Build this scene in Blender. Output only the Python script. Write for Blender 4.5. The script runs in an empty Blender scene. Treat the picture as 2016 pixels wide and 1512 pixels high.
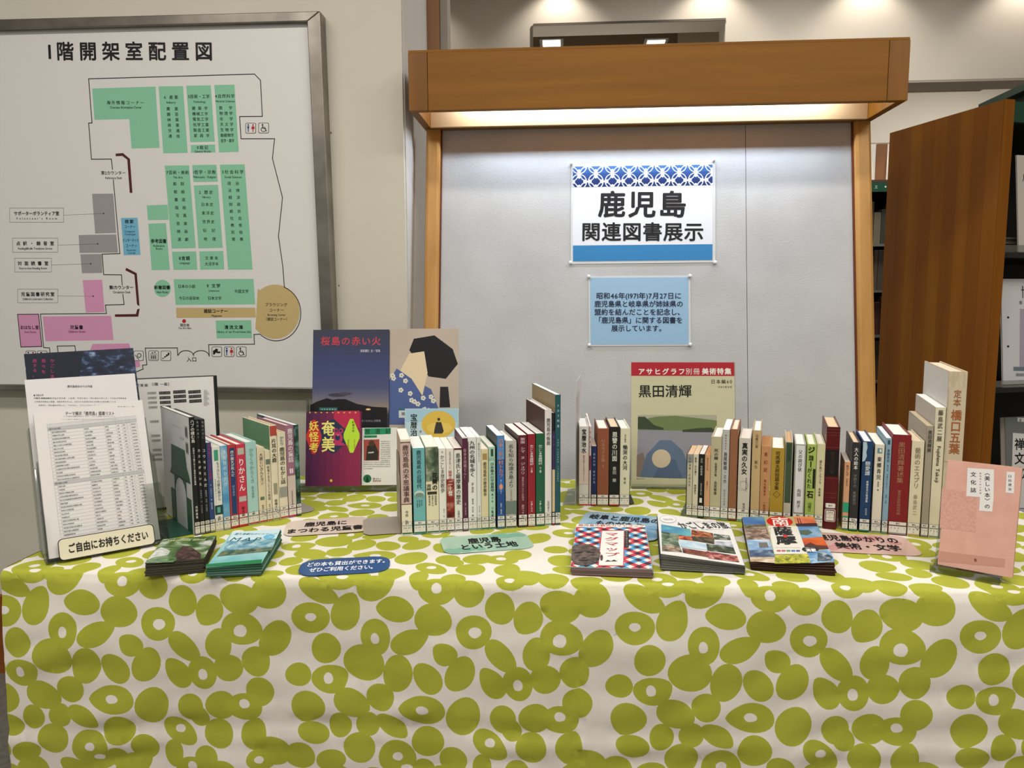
import bpy, math, random
import numpy as np
from mathutils import Vector, Matrix, noise
from mathutils.geometry import delaunay_2d_cdt
from math import radians, sin, cos, pi
random.seed(7)
SC = bpy.context.scene; C = SC.collection

# ---------------------------------------------------------------- camera, world, lights, exposure
F_PX, CAM_Z, T = 1500.0, 1.18, 0.70          # focal length in pixels, eye height, table height
_p, _y, _r = radians(6.5), radians(4.0), radians(-0.25)
FWD = Vector((-sin(_y)*cos(_p), cos(_y)*cos(_p), -sin(_p)))
_rt = Vector((cos(_y), sin(_y), 0)); _up = _rt.cross(FWD)
RT = _rt*cos(_r) + _up*sin(_r); UP = -_rt*sin(_r) + _up*cos(_r)
CAM = Vector((0, 0, CAM_Z))
cam = bpy.data.cameras.new('camera'); cam.sensor_width = 36; cam.lens = 36*F_PX/2016; cam.clip_start = .02
co = bpy.data.objects.new('camera', cam); C.objects.link(co)
co.matrix_world = Matrix(((RT.x, UP.x, -FWD.x, 0), (RT.y, UP.y, -FWD.y, 0), (RT.z, UP.z, -FWD.z, CAM_Z), (0, 0, 0, 1)))
SC.camera = co
SC.view_settings.view_transform = 'Standard'; SC.view_settings.look = 'None'
SC.view_settings.gamma = 1; SC.view_settings.use_curve_mapping = False
SC.view_settings.exposure = 0.0
SC.cycles.transparent_max_bounces = 40
wd = bpy.data.worlds.new('world'); SC.world = wd; wd.use_nodes = True
wd.node_tree.nodes['Background'].inputs[0].default_value = (1.0, .97, .93, 1)
wd.node_tree.nodes['Background'].inputs[1].default_value = .29

def area(name, loc, sx, sy, power, col=(1, .95, .88), rot=(0, 0, 0)):
    l = bpy.data.lights.new(name, 'AREA'); l.shape = 'RECTANGLE'; l.size = sx; l.size_y = sy
    l.energy = power; l.color = col
    o = bpy.data.objects.new(name, l); o.location = loc; o.rotation_euler = rot; C.objects.link(o); return o
def spot(name, loc, power, ang, col=(1, .9, .78), blend=.35, size=.03):
    l = bpy.data.lights.new(name, 'SPOT'); l.energy = power; l.color = col
    l.spot_size = radians(ang); l.spot_blend = blend; l.shadow_soft_size = size
    o = bpy.data.objects.new(name, l); o.location = loc; C.objects.link(o); return o
for i, (x, y, pw) in enumerate(((-1.3, .55, 24.5), (.2, .55, 24.5), (1.7, .55, 24.5), (-1.3, -1.4, 24.5), (.4, -1.4, 24.5), (2.1, -1.4, 24.5))):
    area('ceiling_lamp_light', (x, y, 2.93), 1.2, .3, pw)
area('far_fill_light', (1.2, 3.4, 2.93), 1.2, .3, 34)
area('far_fill_light', (2.9, 5.4, 2.2+.7), 1.2, .3, 24.5)
area('far_fill_light', (.1, 5.8, 2.5), 1.0, .3, 20)  # added fill for the dark space behind the notch, not a fitting
area('far_upward_fill', (.3, 5.3, 1.7), 1.2, .4, 5, rot=(pi, 0, 0))  # unseen upward fill, added to brighten the ceiling beyond the notch
SPOTX = [-.89, -.04, .80, 1.64, 2.47, 3.31]          # one downlight every 84 cm along the back wall
for x in SPOTX: spot('wall_washer_light', (x, 4.37, 2.985), 10, 112, blend=.6)
spot('wall_washer_light', (2.93, 6.22, 2.62), 17, 112)
spot('wall_washer_light', (1.9, 6.22, 2.62), 17, 112)
# tube lamp inside the header box of the display board (placed with the board below)

# ---------------------------------------------------------------- geometry helpers
def ray(x, y): return FWD + RT*((x-1008)/F_PX) + UP*((756-y)/F_PX)
def at(x, y, z=None, Y=None):
    d = ray(x, y); return CAM + d*(((z-CAM_Z)/d.z) if z is not None else Y/d.y)
def lin(c):
    c = c/255; return c/12.92 if c <= .04045 else ((c+.055)/1.055)**2.4
def hexc(h): return tuple(lin(int(h[i:i+2], 16)) for i in (0, 2, 4))
MATS = {}
def nodes_of(m):
    m.use_nodes = True; nt = m.node_tree; return nt, nt.nodes, nt.links, nt.nodes['Principled BSDF']
def mat(h, rough=.6, metal=0.0, spec=.3):
    k = (h, rough, metal, spec)
    if k in MATS: return MATS[k]
    m = bpy.data.materials.new('paint_'+h); nt, N, L, b = nodes_of(m)
    b.inputs['Base Color'].default_value = (*hexc(h), 1); b.inputs['Roughness'].default_value = rough
    b.inputs['Metallic'].default_value = metal; b.inputs['Specular IOR Level'].default_value = spec
    m.diffuse_color = (*hexc(h), 1); MATS[k] = m; return m
def noisy(name, stops, scale=6, stretch=(1, 1, 1), rough=.55, bump=0, detail=4, metal=0, spec=.3, dist=0, bscale=None):
    """noise driven colour ramp in object space; stops = [(pos, hex)...]"""
    k = ('n', name)
    if k in MATS: return MATS[k]
    m = bpy.data.materials.new(name); nt, N, L, b = nodes_of(m)
    tc = N.new('ShaderNodeTexCoord'); mp = N.new('ShaderNodeMapping'); mp.inputs['Scale'].default_value = stretch
    nz = N.new('ShaderNodeTexNoise'); nz.inputs['Scale'].default_value = scale; nz.inputs['Detail'].default_value = detail
    nz.inputs['Distortion'].default_value = dist
    cr = N.new('ShaderNodeValToRGB')
    el = cr.color_ramp.elements
    el[0].position, el[0].color = stops[0][0], (*hexc(stops[0][1]), 1)
    el[1].position, el[1].color = stops[-1][0], (*hexc(stops[-1][1]), 1)
    for p, h in stops[1:-1]:
        e = el.new(p); e.color = (*hexc(h), 1)
    L.new(tc.outputs['Object'], mp.inputs[0]); L.new(mp.outputs[0], nz.inputs[0]); L.new(nz.outputs[0], cr.inputs[0])
    L.new(cr.outputs[0], b.inputs['Base Color'])
    b.inputs['Roughness'].default_value = rough; b.inputs['Metallic'].default_value = metal
    b.inputs['Specular IOR Level'].default_value = spec
    if bump:
        bp = N.new('ShaderNodeBump'); bp.inputs['Strength'].default_value = bump; bp.inputs['Distance'].default_value = .002
        n2 = nz
        if bscale:
            n2 = N.new('ShaderNodeTexNoise'); n2.inputs['Scale'].default_value = bscale; L.new(tc.outputs['Object'], n2.inputs[0])
        L.new(n2.outputs[0], bp.inputs['Height']); L.new(bp.outputs[0], b.inputs['Normal'])
    MATS[k] = m; return m
def clear(name='clear_acrylic', tint='e9ecea', fac=.12, rough=.05):
    k = ('c', name)
    if k in MATS: return MATS[k]
    m = bpy.data.materials.new(name); m.use_nodes = True; nt = m.node_tree; N, L = nt.nodes, nt.links; N.clear()
    o = N.new('ShaderNodeOutputMaterial'); mx = N.new('ShaderNodeMixShader'); tr = N.new('ShaderNodeBsdfTransparent')
    gl = N.new('ShaderNodeBsdfGlossy'); fr = N.new('ShaderNodeFresnel'); mh = N.new('ShaderNodeMath'); mh.operation = 'MULTIPLY_ADD'; mh.inputs[2].default_value = fac*.35
    fr.inputs[0].default_value = 1.45; mh.inputs[1].default_value = .45; mh.use_clamp = True
    tr.inputs[0].default_value = (*hexc(tint), 1); gl.inputs['Roughness'].default_value = rough
    gl.inputs[0].default_value = (.9, .9, .9, 1)
    L.new(fr.outputs[0], mh.inputs[0]); L.new(mh.outputs[0], mx.inputs[0]); L.new(tr.outputs[0], mx.inputs[1])
    L.new(gl.outputs[0], mx.inputs[2]); L.new(mx.outputs[0], o.inputs[0]); MATS[k] = m; return m
def frosted(name, tint, dif):
    """cloudy acrylic: partly see through, partly a pale diffusing sheet"""
    k = ('f', name)
    if k in MATS: return MATS[k]
    m = bpy.data.materials.new(name); m.use_nodes = True; nt = m.node_tree; N, L = nt.nodes, nt.links; N.clear()
    o = N.new('ShaderNodeOutputMaterial'); mx = N.new('ShaderNodeMixShader'); tr = N.new('ShaderNodeBsdfTransparent'); df = N.new('ShaderNodeBsdfDiffuse')
    df.inputs[0].default_value = (*hexc(tint), 1); mx.inputs[0].default_value = dif
    L.new(tr.outputs[0], mx.inputs[1]); L.new(df.outputs[0], mx.inputs[2]); L.new(mx.outputs[0], o.inputs[0]); MATS[k] = m; return m
def gradient(name, stops, z0, z1, rough=.35):
    """printed colour gradient that runs up the cover"""
    m = bpy.data.materials.new(name); nt, N, L, b = nodes_of(m)
    tc = N.new('ShaderNodeTexCoord'); sp = N.new('ShaderNodeSeparateXYZ'); mr = N.new('ShaderNodeMapRange'); cr = N.new('ShaderNodeValToRGB')
    mr.inputs['From Min'].default_value = z0; mr.inputs['From Max'].default_value = z1; el = cr.color_ramp.elements
    el[0].position, el[0].color = stops[0][0], (*hexc(stops[0][1]), 1); el[1].position, el[1].color = stops[-1][0], (*hexc(stops[-1][1]), 1)
    for p, h in stops[1:-1]: e = el.new(p); e.color = (*hexc(h), 1)
    L.new(tc.outputs['Object'], sp.inputs[0]); L.new(sp.outputs[2], mr.inputs[0]); L.new(mr.outputs[0], cr.inputs[0]); L.new(cr.outputs[0], b.inputs['Base Color'])
    b.inputs['Roughness'].default_value = rough; return m
def lamp_mat(name, h, s):
    k = ('e', name)
    if k in MATS: return MATS[k]
    m = bpy.data.materials.new(name); nt, N, L, b = nodes_of(m)
    b.inputs['Emission Color'].default_value = (*hexc(h), 1); b.inputs['Emission Strength'].default_value = s
    MATS[k] = m; return m
def wood(name, a, b2, c, axis=0, rough=.42, scale=5):
    st = [1, 1, 1]; st = [14, 14, 14]; st[axis] = .9
    return noisy(name, [(.3, a), (.5, b2), (.72, c)], scale=scale*.28, stretch=st, rough=rough, detail=6, spec=.35, dist=.4)

class Frame:
    """a plane in the world: origin, unit axes along and up it, and its outward normal"""
    def __init__(s, o, u, v):
        s.o = Vector(o); s.u = Vector(u).normalized(); s.v = Vector(v)
        s.v = (s.v - s.u*s.v.dot(s.u)).normalized(); s.n = s.u.cross(s.v)
    def p(s, u, v, n=0): return s.o + s.u*u + s.v*v + s.n*n
    def uv(s, x, y, n=0):
        d = ray(x, y); o = s.o + s.n*n
        P = CAM + d*((o-CAM).dot(s.n)/d.dot(s.n)) - s.o
        return (P.dot(s.u), P.dot(s.v))
class MB:
    def __init__(s): s.v = []; s.f = []; s.m = []; s.mats = []
    def mi(s, m):
        if m not in s.mats: s.mats.append(m)
        return s.mats.index(m)
    def add(s, vs, fs, m):
        b = len(s.v); i = s.mi(m); s.v += [Vector(q) for q in vs]
        for f in fs: s.f.append([b+k for k in f]); s.m.append(i)
        return s
    def box(s, a, b, m):
        (x0, y0, z0), (x1, y1, z1) = a, b
        return s.add([(x0, y0, z0), (x1, y0, z0), (x1, y1, z0), (x0, y1, z0), (x0, y0, z1), (x1, y0, z1), (x1, y1, z1), (x0, y1, z1)],
              [(0, 3, 2, 1), (4, 5, 6, 7), (0, 1, 5, 4), (1, 2, 6, 5), (2, 3, 7, 6), (3, 0, 4, 7)], m)
    def fbox(s, F, a, b, m):
        """box in a frame: a=(u0,v0,n0) b=(u1,v1,n1)"""
        (x0, y0, z0), (x1, y1, z1) = a, b
        q = [(x0, y0, z0), (x1, y0, z0), (x1, y1, z0), (x0, y1, z0), (x0, y0, z1), (x1, y0, z1), (x1, y1, z1), (x0, y1, z1)]
        return s.add([F.p(*k) for k in q], [(0, 3, 2, 1), (4, 5, 6, 7), (0, 1, 5, 4), (1, 2, 6, 5), (2, 3, 7, 6), (3, 0, 4, 7)], m)
    def slab(s, F, pts, n0, n1, m):
        """outline pts (ccw in u,v) extruded along the normal"""
        k = len(pts)
        vs = [F.p(u, v, n0) for u, v in pts] + [F.p(u, v, n1) for u, v in pts]
        fs = [tuple(range(k))[::-1], tuple(range(k, 2*k))] + [(i, (i+1) % k, k+(i+1) % k, k+i) for i in range(k)]
        return s.add(vs, fs, m)
    def lathe(s, F, prof, m, n=16):
        """profile [(radius, height along normal)] round frame origin"""
        vs = []; fs = []
        for r, h in prof:
            for i in range(n):
                a = 2*pi*i/n; vs.append(F.p(r*cos(a), r*sin(a), h))
        for j in range(len(prof)-1):
            for i in range(n):
                fs.append((j*n+i, j*n+(i+1) % n, (j+1)*n+(i+1) % n, (j+1)*n+i))
        fs.append(tuple(range((len(prof)-1)*n, len(prof)*n)))
        return s.add(vs, fs, m)
    def build(s, name, parent=None, inv=None, smooth=False, bevel=0):
        me = bpy.data.meshes.new(name)
        vs = [inv @ v for v in s.v] if inv is not None else s.v
        me.from_pydata([tuple(v) for v in vs], [], s.f)
        for m in s.mats: me.materials.append(m)
        me.polygons.foreach_set('material_index', s.m)
        if smooth: me.polygons.foreach_set('use_smooth', [True]*len(me.polygons))
        me.update()
        o = bpy.data.objects.new(name, me); C.objects.link(o)
        if parent is not None: o.parent = parent
        if bevel:
            b = o.modifiers.new('bevel', 'BEVEL'); b.width = bevel; b.segments = 2; b.limit_method = 'ANGLE'
        return o
def tag(o, label, cat, group=None, kind=None):
    o['label'] = label; o['category'] = cat
    if group: o['group'] = group
    if kind: o['kind'] = kind
    return o
def thing(name, label, cat, loc, rz=0, group=None):
    o = bpy.data.objects.new(name, None); o.empty_display_size = .05; C.objects.link(o)
    o.location = loc; o.rotation_euler = (0, 0, rz); tag(o, label, cat, group)
    inv = (Matrix.Translation(Vector(loc)) @ Matrix.Rotation(rz, 4, 'Z')).inverted()
    return o, inv
def struct(o): o['kind'] = 'structure'; return o
def copy_tree(o, parent=None):
    c = o.copy(); C.objects.link(c)
    if parent is not None: c.parent = parent
    for ch in list(o.children): copy_tree(ch, c)
    return c

# ---------------------------------------------------------------- lettering and flat print
GL = {}
def glyph(ch, bold):
    k = (ch, bold)
    if k in GL: return GL[k]
    cu = bpy.data.curves.new('g', 'FONT'); cu.body = ch; cu.size = 1; cu.resolution_u = 2; cu.offset = bold
    o = bpy.data.objects.new('g', cu); me = bpy.data.meshes.new_from_object(o)
    vs = [(v.co.x, v.co.y) for v in me.vertices]; fs = [tuple(p.vertices) for p in me.polygons]
    adv = 1.0
    if vs and ord(ch) < 0x2000: adv = max(x for x, _ in vs) - min(x for x, _ in vs) + .09
    if ch == ' ': adv = .35
    if vs and adv < 1: x0 = min(x for x, _ in vs); vs = [(x-x0+.045, y) for x, y in vs]
    bpy.data.objects.remove(o); bpy.data.curves.remove(cu); bpy.data.meshes.remove(me)
    GL[k] = (vs, fs, adv); return GL[k]
def clip(poly, x0, y0, x1, y1):
    for ax, lim, sg in ((0, x0, 1), (0, x1, -1), (1, y0, 1), (1, y1, -1)):
        out = []
        for i in range(len(poly)):
            a, b = poly[i-1], poly[i]
            ia, ib = (a[ax]-lim)*sg >= 0, (b[ax]-lim)*sg >= 0
            if ia != ib:
                t = (lim-a[ax])/(b[ax]-a[ax]); out.append((a[0]+(b[0]-a[0])*t, a[1]+(b[1]-a[1])*t))
            if ib: out.append(b)
        poly = out
        if not poly: return []
    return poly
class Print:
    """coloured flat shapes and lettering on a plane, layer by layer, 0.1 mm apart"""
    LAY = .00012
    def __init__(s, F, crop=None, n=0.0, base=.0002): s.F = F; s.crop = crop; s.n = n; s.base = base; s.mb = MB(); s.k = 0; s.map = None
    def q(s, x, y):
        if s.crop is None: return (x, y)
        if s.map is not None:
            w = s.map[6]*x+s.map[7]*y+1; return ((s.map[0]*x+s.map[1]*y+s.map[2])/w, (s.map[3]*x+s.map[4]*y+s.map[5])/w)
        ox, oy, sc = s.crop; return s.F.uv(ox+x/sc, oy+y/sc, s.n)
    def raw(s, vs, fs, m, lay):
        s.k += 1; h = s.n+s.base+lay*s.LAY+(s.k % 16)*6e-6
        s.mb.add([s.F.p(u, v, h) for u, v in vs], fs, m if not isinstance(m, str) else mat(m))
    def poly(s, pts, m, lay=0, box=None):
        P = [s.q(*p) for p in pts]
        if box: P = clip(P, *box)
        if len(P) < 3: return
        a = sum(P[i-1][0]*P[i][1]-P[i][0]*P[i-1][1] for i in range(len(P)))
        if a < 0: P = P[::-1]
        s.raw(P, [tuple(range(len(P)))], m, lay)
    def rect(s, x0, y0, x1, y1, m, lay=0): s.poly([(x0, y0), (x1, y0), (x1, y1), (x0, y1)], m, lay)
    def line(s, pts, w, m, lay=1):
        """polyline of real width w metres"""
        P = [Vector(s.q(*p)) for p in pts]
        for a, b in zip(P, P[1:]):
            d = (b-a)
            if d.length < 1e-7: continue
            d.normalize(); n = Vector((-d.y, d.x))*w/2; e = d*w/2
            s.raw([a-e-n, b+e-n, b+e+n, a-e+n], [(0, 1, 2, 3)], m, lay)
    def ell(s, cx, cy, rx, ry, m, lay=1, n=28, rot=0):
        s.poly([(cx+rx*cos(2*pi*i/n)*cos(rot)-ry*sin(2*pi*i/n)*sin(rot), cy+rx*cos(2*pi*i/n)*sin(rot)+ry*sin(2*pi*i/n)*cos(rot)) for i in range(n)], m, lay)
    def ring(s, cx, cy, r, w, m, lay=1, n=28, box=None):
        for i in range(n):
            a, b = 2*pi*i/n, 2*pi*(i+1)/n
            s.poly([(cx+(r-w)*cos(a), cy+(r-w)*sin(a)), (cx+r*cos(a), cy+r*sin(a)), (cx+r*cos(b), cy+r*sin(b)), (cx+(r-w)*cos(b), cy+(r-w)*sin(b))], m, lay, box)
    def rrect(s, x0, y0, x1, y1, r, m, lay=0):
        pts = []
        sx = 1 if x1 > x0 else -1; sy = 1 if y1 > y0 else -1
        for cx, cy, a0 in ((x1-sx*r, y1-sy*r, 0), (x0+sx*r, y1-sy*r, 90), (x0+sx*r, y0+sy*r, 180), (x1-sx*r, y0+sy*r, 270)):
            for k in range(5):
                a = radians(a0+k*22.5); pts.append((cx+sx*r*cos(a), cy+sy*r*sin(a)))
        s.poly(pts, m, lay)
    def frame(s, x0, y0, x1, y1, w, m, lay=1): s.line([(x0, y0), (x1, y0), (x1, y1), (x0, y1), (x0, y0)], w, m, lay)
    def stamp(s, f, fs, m, lay, H, bold):
        """f(dx,dy) -> glyph points; heavier weights are struck several times, slightly apart, like a fat pen"""
        if bold < .008: offs = [(0, 0)]
        elif H < .012: offs = [(-bold*.6, 0), (bold*.6, 0)]
        else: offs = [(bold*cos(a), bold*sin(a)) for a in [pi/4*k for k in range(8)]]
        for dx, dy in offs: s.raw(f(dx, dy), fs, m, lay)
    def h(s, t, x0, x1, y, m, hgt=None, bold=.0, lay=3, sx=1.0):
        """horizontal line of text from x0 to x1, centred on height y; hgt in the same units"""
        A = Vector(s.q(x0, y)); B = Vector(s.q(x1, y)); d = B-A; L = d.length; d.normalize(); up = Vector((-d.y, d.x))
        gs = [glyph(c, 0) for c in t]; tot = sum(g[2] for g in gs); H = L/tot
        if hgt is not None:
            H = (Vector(s.q((x0+x1)/2, y+hgt/2))-Vector(s.q((x0+x1)/2, y-hgt/2))).length
        gx = min(L/tot, H*sx); gap = (L-tot*gx)/max(1, len(t)-1); u = 0
        for vs, fs, adv in gs:
            if vs: s.stamp(lambda dx, dy: [A+d*(u+(x+dx)*gx)+up*((y2+dy-.38)*H) for x, y2 in vs], fs, m, lay, H, bold)
            u += adv*gx+gap
    def vtext(s, t, x, y0, y1, w, m, bold=.0, lay=3, hs=1.0):
        """vertical line of text, top y0 to bottom y1, centred on x, glyph width w (units of this print)"""
        A = Vector(s.q(x, y0)); B = Vector(s.q(x, y1)); d = B-A; L = d.length; d.normalize(); rt = Vector((-d.y, d.x))
        W = (Vector(s.q(x+w/2, y0))-Vector(s.q(x-w/2, y0))).length
        pit = L/len(t); H = min(pit, W*hs if hs else pit)
        for i, ch in enumerate(t):
            if ch == ' ' or ch == '　': continue
            vs, fs, adv = glyph(ch, 0); Cc = A+d*(pit*(i+.5))
            if ch in 'ー―-〜…（）「」()〈〉':
                s.stamp(lambda dx, dy: [Cc+d*((x2+dx-.5)*H)+rt*((y2+dy-.38)*W) for x2, y2 in vs], fs, m, lay, H, bold)
            else:
                ox = adv/2
                s.stamp(lambda dx, dy: [Cc+rt*((x2+dx-ox)*W)-d*((y2+dy-.38)*H) for x2, y2 in vs], fs, m, lay, H, bold)
    def build(s, name, parent=None, inv=None):
        return s.mb.build(name, parent, inv)
# ================================================================ THE ROOM
WY = 2.2                                   # plane of the left wall
PAINT = noisy('wall_paint', [(.3, 'cdc9ba'), (.7, 'd3cfc1')], scale=3, rough=.8, bump=.05, bscale=220)
GREYP = noisy('grey_paint', [(.3, 'c3c2bf'), (.7, 'cccbc8')], scale=3, rough=.8, bump=.05, bscale=220)
WHITEP = noisy('back_wall_paint', [(.3, 'cfc8bc'), (.7, 'd6cfc3')], scale=2, rough=.85)
OAK = wood('honey_oak', 'a8671d', 'b5741f', 'c08230', axis=0)
OAKV = wood('honey_oak_upright', 'a97838', 'b88848', 'c29556', axis=2)
DOORW = wood('brown_door_wood', '8a5e3c', '966a46', 'a2764e', axis=2)
STEEL = noisy('brushed_steel', [(.3, '77726a'), (.7, '989288')], scale=12, stretch=(1, 1, 1), rough=.32, metal=.9)
xc = at(795, 300, Y=WY).x                   # outer corner of the left wall
m = MB(); m.box((-4, -4, -.05), (5.5, 10, 0), noisy('grey_carpet', [(.35, '6b665f'), (.65, '7c766e')], scale=60, rough=.95, bump=.3))
struct(m.build('floor'))
m = MB(); m.box((-4, -4, 3.0), (5.5, 10, 3.1), mat('dcd8cf', .9)); struct(m.build('ceiling'))
m = MB(); m.box((-4, WY, 0), (xc, WY+.40, 3.0), PAINT); struct(m.build('wall_left'))
m = MB(); m.box((xc+.0, WY+.012, 0), (xc+.004, WY+.388, 3.0), GREYP); struct(m.build('trim_3'))
m = MB(); m.box((-4, WY-.018, 0), (xc-.06, WY-.0005, .255), wood('redwood_base', '7c431d', '8a4c22', '955829', axis=0)); struct(m.build('baseboard_left'))
# upright door frame beside the wall end: steel strip, brown timber, steel strip
Y2 = WY+.40
def X_at(px, py, Y): return at(px, py, Y=Y).x
m = MB(); m.box((X_at(800, 60, Y2)-.05, Y2+.001, 0), (X_at(820, 60, Y2), Y2+.06, 3.0), mat('8f8980', .4, .3)); struct(m.build('trim_1'))
m = MB(); m.box((X_at(820, 60, Y2)+.001, Y2+.001, 0), (X_at(865, 60, Y2), Y2+.09, 3.0), DOORW); struct(m.build('trim_2'))
m = MB(); m.box((X_at(865, 60, Y2)+.001, Y2+.012, 0), (X_at(880, 60, Y2), Y2+.08, 3.0), mat('9a948a', .5, .1)); struct(m.build('trim_4'))
# back wall: upper band over a wide opening, with a notch that looks into the next room
BY = 4.5
zt = at(1900, 156, Y=BY).z; nx0 = X_at(1046, 60, BY); nx1 = X_at(1428, 60, BY); nz = at(1240, 46, Y=BY).z
m = MB()
m.box((-2.2, BY, 0), (nx0, BY+.18, 3.0), WHITEP); m.box((nx1, BY, zt), (5.5, BY+.18, 3.0), WHITEP)
m.box((nx0, BY, nz), (nx1, BY+.18, 3.0), WHITEP); struct(m.build('wall_back'))
m = MB(); m.box((nx0-.001, BY-.006, nz-.30), (nx0+.010, BY-.0005, nz), mat('5d544a', .5)); m.box((nx0+.012, BY-.006, nz-.0), (nx1+.0, BY-.0005, nz+.012), mat('5d564c', .5)); struct(m.build('trim_5'))
m = MB(); m.box((nx0-.2, BY+.45, nz-.13), (nx1-.20, BY+.60, nz+.2), mat('82705a', .7)); m.box((nx1-.20, BY+.42, nz-.8), (nx1+.3, BY+.62, nz+.2), mat('bcb29e', .7)); struct(m.build('trim_6'))
m = MB(); m.box((nx0-.3, BY+.62, nz-.13), (nx1+.2, BY+3.2, nz-.10), mat('dccbb0', .8)); struct(m.build('ceiling_far'))
for px in (1086, 1290):
    P = at(px, 85, z=nz-.131)
    t, inv = thing('ceiling_light', 'square recessed lamp seen above the display board, %s of the two' % ('left' if px < 1200 else 'right'), 'light', P)
    m = MB(); m.box(P+Vector((-.065, -.08, -.004)), P+Vector((.065, .08, .0)), mat('4c443a', .5)); m.build('frame', t, inv)
    m = MB(); m.box(P+Vector((-.048, -.062, -.008)), P+Vector((.048, .062, -.0042)), lamp_mat('lamp_glow', 'fff6e6', 3.0)); m.build('diffuser', t, inv)
# soffit trim under the upper band and the far wall on the right
m = MB(); m.box((1.6, BY+.0, zt-.012), (5.5, BY+.18, zt-.001), mat('a29a8c', .7)); struct(m.build('trim_7'))
FY = 6.4
m = MB(); m.box((-1.0, FY, 0), (5.5, FY+.2, 3.0), noisy('far_wall_paint', [(.3, 'd9d2c6'), (.7, 'ded8cd')], scale=2, rough=.85)); struct(m.build('wall_far'))
m = MB(); z_ = at(1850, 178, Y=BY+.2).z; m.box((1.6, BY+.181, z_), (X_at(1936, 175, BY+.2), BY+.24, zt), mat('8d7d66', .6)); struct(m.build('trim_8'))
m = MB(); m.box((5.5, -4, 0), (5.6, 10, 3.0), WHITEP); struct(m.build('wall_right'))
# downlights that wash the back wall
for i, x in enumerate(SPOTX):
    t, inv = thing('downlight', 'round recessed downlight over the back wall', 'light', (x, 4.37, 2.999), 0, 'downlights along the back wall')
    Fd = Frame((x, 4.37, 2.999), (1, 0, 0), (0, -1, 0)); m = MB()
    vs = [Fd.p(r*cos(2*pi*k/20), r*sin(2*pi*k/20), h) for r, h in ((.06, 0), (.06, .006), (.045, .006), (.045, .0)) for k in range(20)]
    m.add(vs, [(j*20+k, j*20+(k+1) % 20, (j+1)*20+(k+1) % 20, (j+1)*20+k) for j in range(3) for k in range(20)], mat('e8e6e0', .4)); m.build('rim', t, inv)
# doorway far right with brown leaf, between board and bookcase
F6 = Frame((0, FY-.002, 0), (1, 0, 0), (0, 0, 1))
def farx(x, y): return F6.uv(x, y)
a = farx(1698, 283); b = farx(1750, 470)
m = MB(); m.fbox(F6, (a[0], b[1], 0), (b[0], a[1], .03), mat('8f8a80', .5)); struct(m.build('door_1'))
for nm, x0, x1, hx, dz in (('trim_9', 1700, 1716, 'ddd8cf', .045), ('trim_10', 1721, 1741, '7d5130', .05), ('trim_11', 1742, 1747, 'd9d4ca', .055)):
    a2 = farx(x0, 286); b2 = farx(x1, 470); m = MB(); m.fbox(F6, (a2[0], b2[1], .031), (b2[0], a2[1], dz), mat(hx, .6)); struct(m.build(nm))

# ================================================================ MAP BOARD ON THE LEFT WALL
FM = Frame((0, WY-.045, 0), (1, 0, 0), (0, 0, 1))
t, inv = thing('map_board', 'large white floor plan board in a brushed metal frame on the left wall', 'board', (-1.2, WY-.01, 1.4))
inL = -420
tl, tr, br, bl = [FM.uv(*p) for p in ((inL, 70), (606, 43), (638, 764), (inL, 752))]
otl, otr, obr, obl = [FM.uv(*p) for p in ((inL-32, 51), (631, 23), (662, 774), (inL-32, 764))]
m = MB(); m.slab(FM, [bl, br, tr, tl], -.035, -.012, mat('dcdbd8', .35, 0, .5)); m.build('backing_sheet', t, inv)
for nm, q in (('frame_rail', [otl, otr, tr, tl]), ('frame_rail', [obl, obr, br, bl]), ('frame_stile', [otr, obr, br, tr]), ('frame_stile', [otl, obl, bl, tl])):
    s_ = sum(q[i-1][0]*q[i][1]-q[i][0]*q[i-1][1] for i in range(4))
    m = MB(); m.slab(FM, q if s_ > 0 else q[::-1], -.044, .006, STEEL); m.build(nm, t, inv, bevel=.002)
for x, y in ((640, 260), (656, 562)):
    uv = FM.uv(x, y); m = MB(); m.lathe(Frame(FM.p(uv[0]+.0125, uv[1], -.01), (0, 1, 0), (0, 0, 1)), [(.003, 0), (.003, .002), (.0015, .003)], mat('6d6a64', .4, .6), 10); m.build('screw', t, inv)
GR, PK, GY, TN, BLU, BK, MR = '86c4a2', 'd596bb', '9a9799', 'c3ac77', '73b2cd', '17181a', '52201c'
P = Print(FM, (0, 0, 2.88), -.012)
P.h('１階開架室配置図'.replace('１', '1'), 272, 1208, 290, BK, 112, .022)
def gp(pts): P.poly(pts, GR, 0)
P.poly([(523, 502), (882, 491), (905, 838), (746, 842), (733, 673), (536, 679)], GR) if False else None
gp([(523, 502), (882, 491), (893, 672), (536, 679)]); gp([(733, 674), (893, 671), (905, 838), (746, 842)])
gp([(899, 490), (1038, 488), (1064, 867), (926, 869)]); gp([(1056, 486), (1195, 484), (1218, 803), (1079, 806)]); gp([(1082, 822), (1219, 819), (1222, 864), (1083, 866)])
gp([(1215, 482), (1329, 480), (1354, 861), (1242, 864)])
gp([(934, 939), (1072, 937), (1110, 1406), (974, 1409)]); gp([(832, 1165), (950, 1160), (957, 1246), (839, 1248)])
gp([(1090, 936), (1227, 934), (1235, 1030), (1097, 1032)]); gp([(1099, 1051), (1236, 1048), (1263, 1405), (1126, 1408)])
gp([(1247, 934), (1387, 932), (1432, 1528), (1293, 1529)]); gp([(841, 1268), (941, 1265), (963, 1530), (860, 1531)])
gp([(975, 1427), (1112, 1425), (1119, 1529), (984, 1530)]); gp([(1130, 1425), (1265, 1423), (1272, 1527), (1136, 1529)])
P.h('海外情報コーナー', 605, 818, 582, BK, 24, .02); P.h('Overseas Information Corner', 624, 804, 608, BK, 20, .02)
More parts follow.
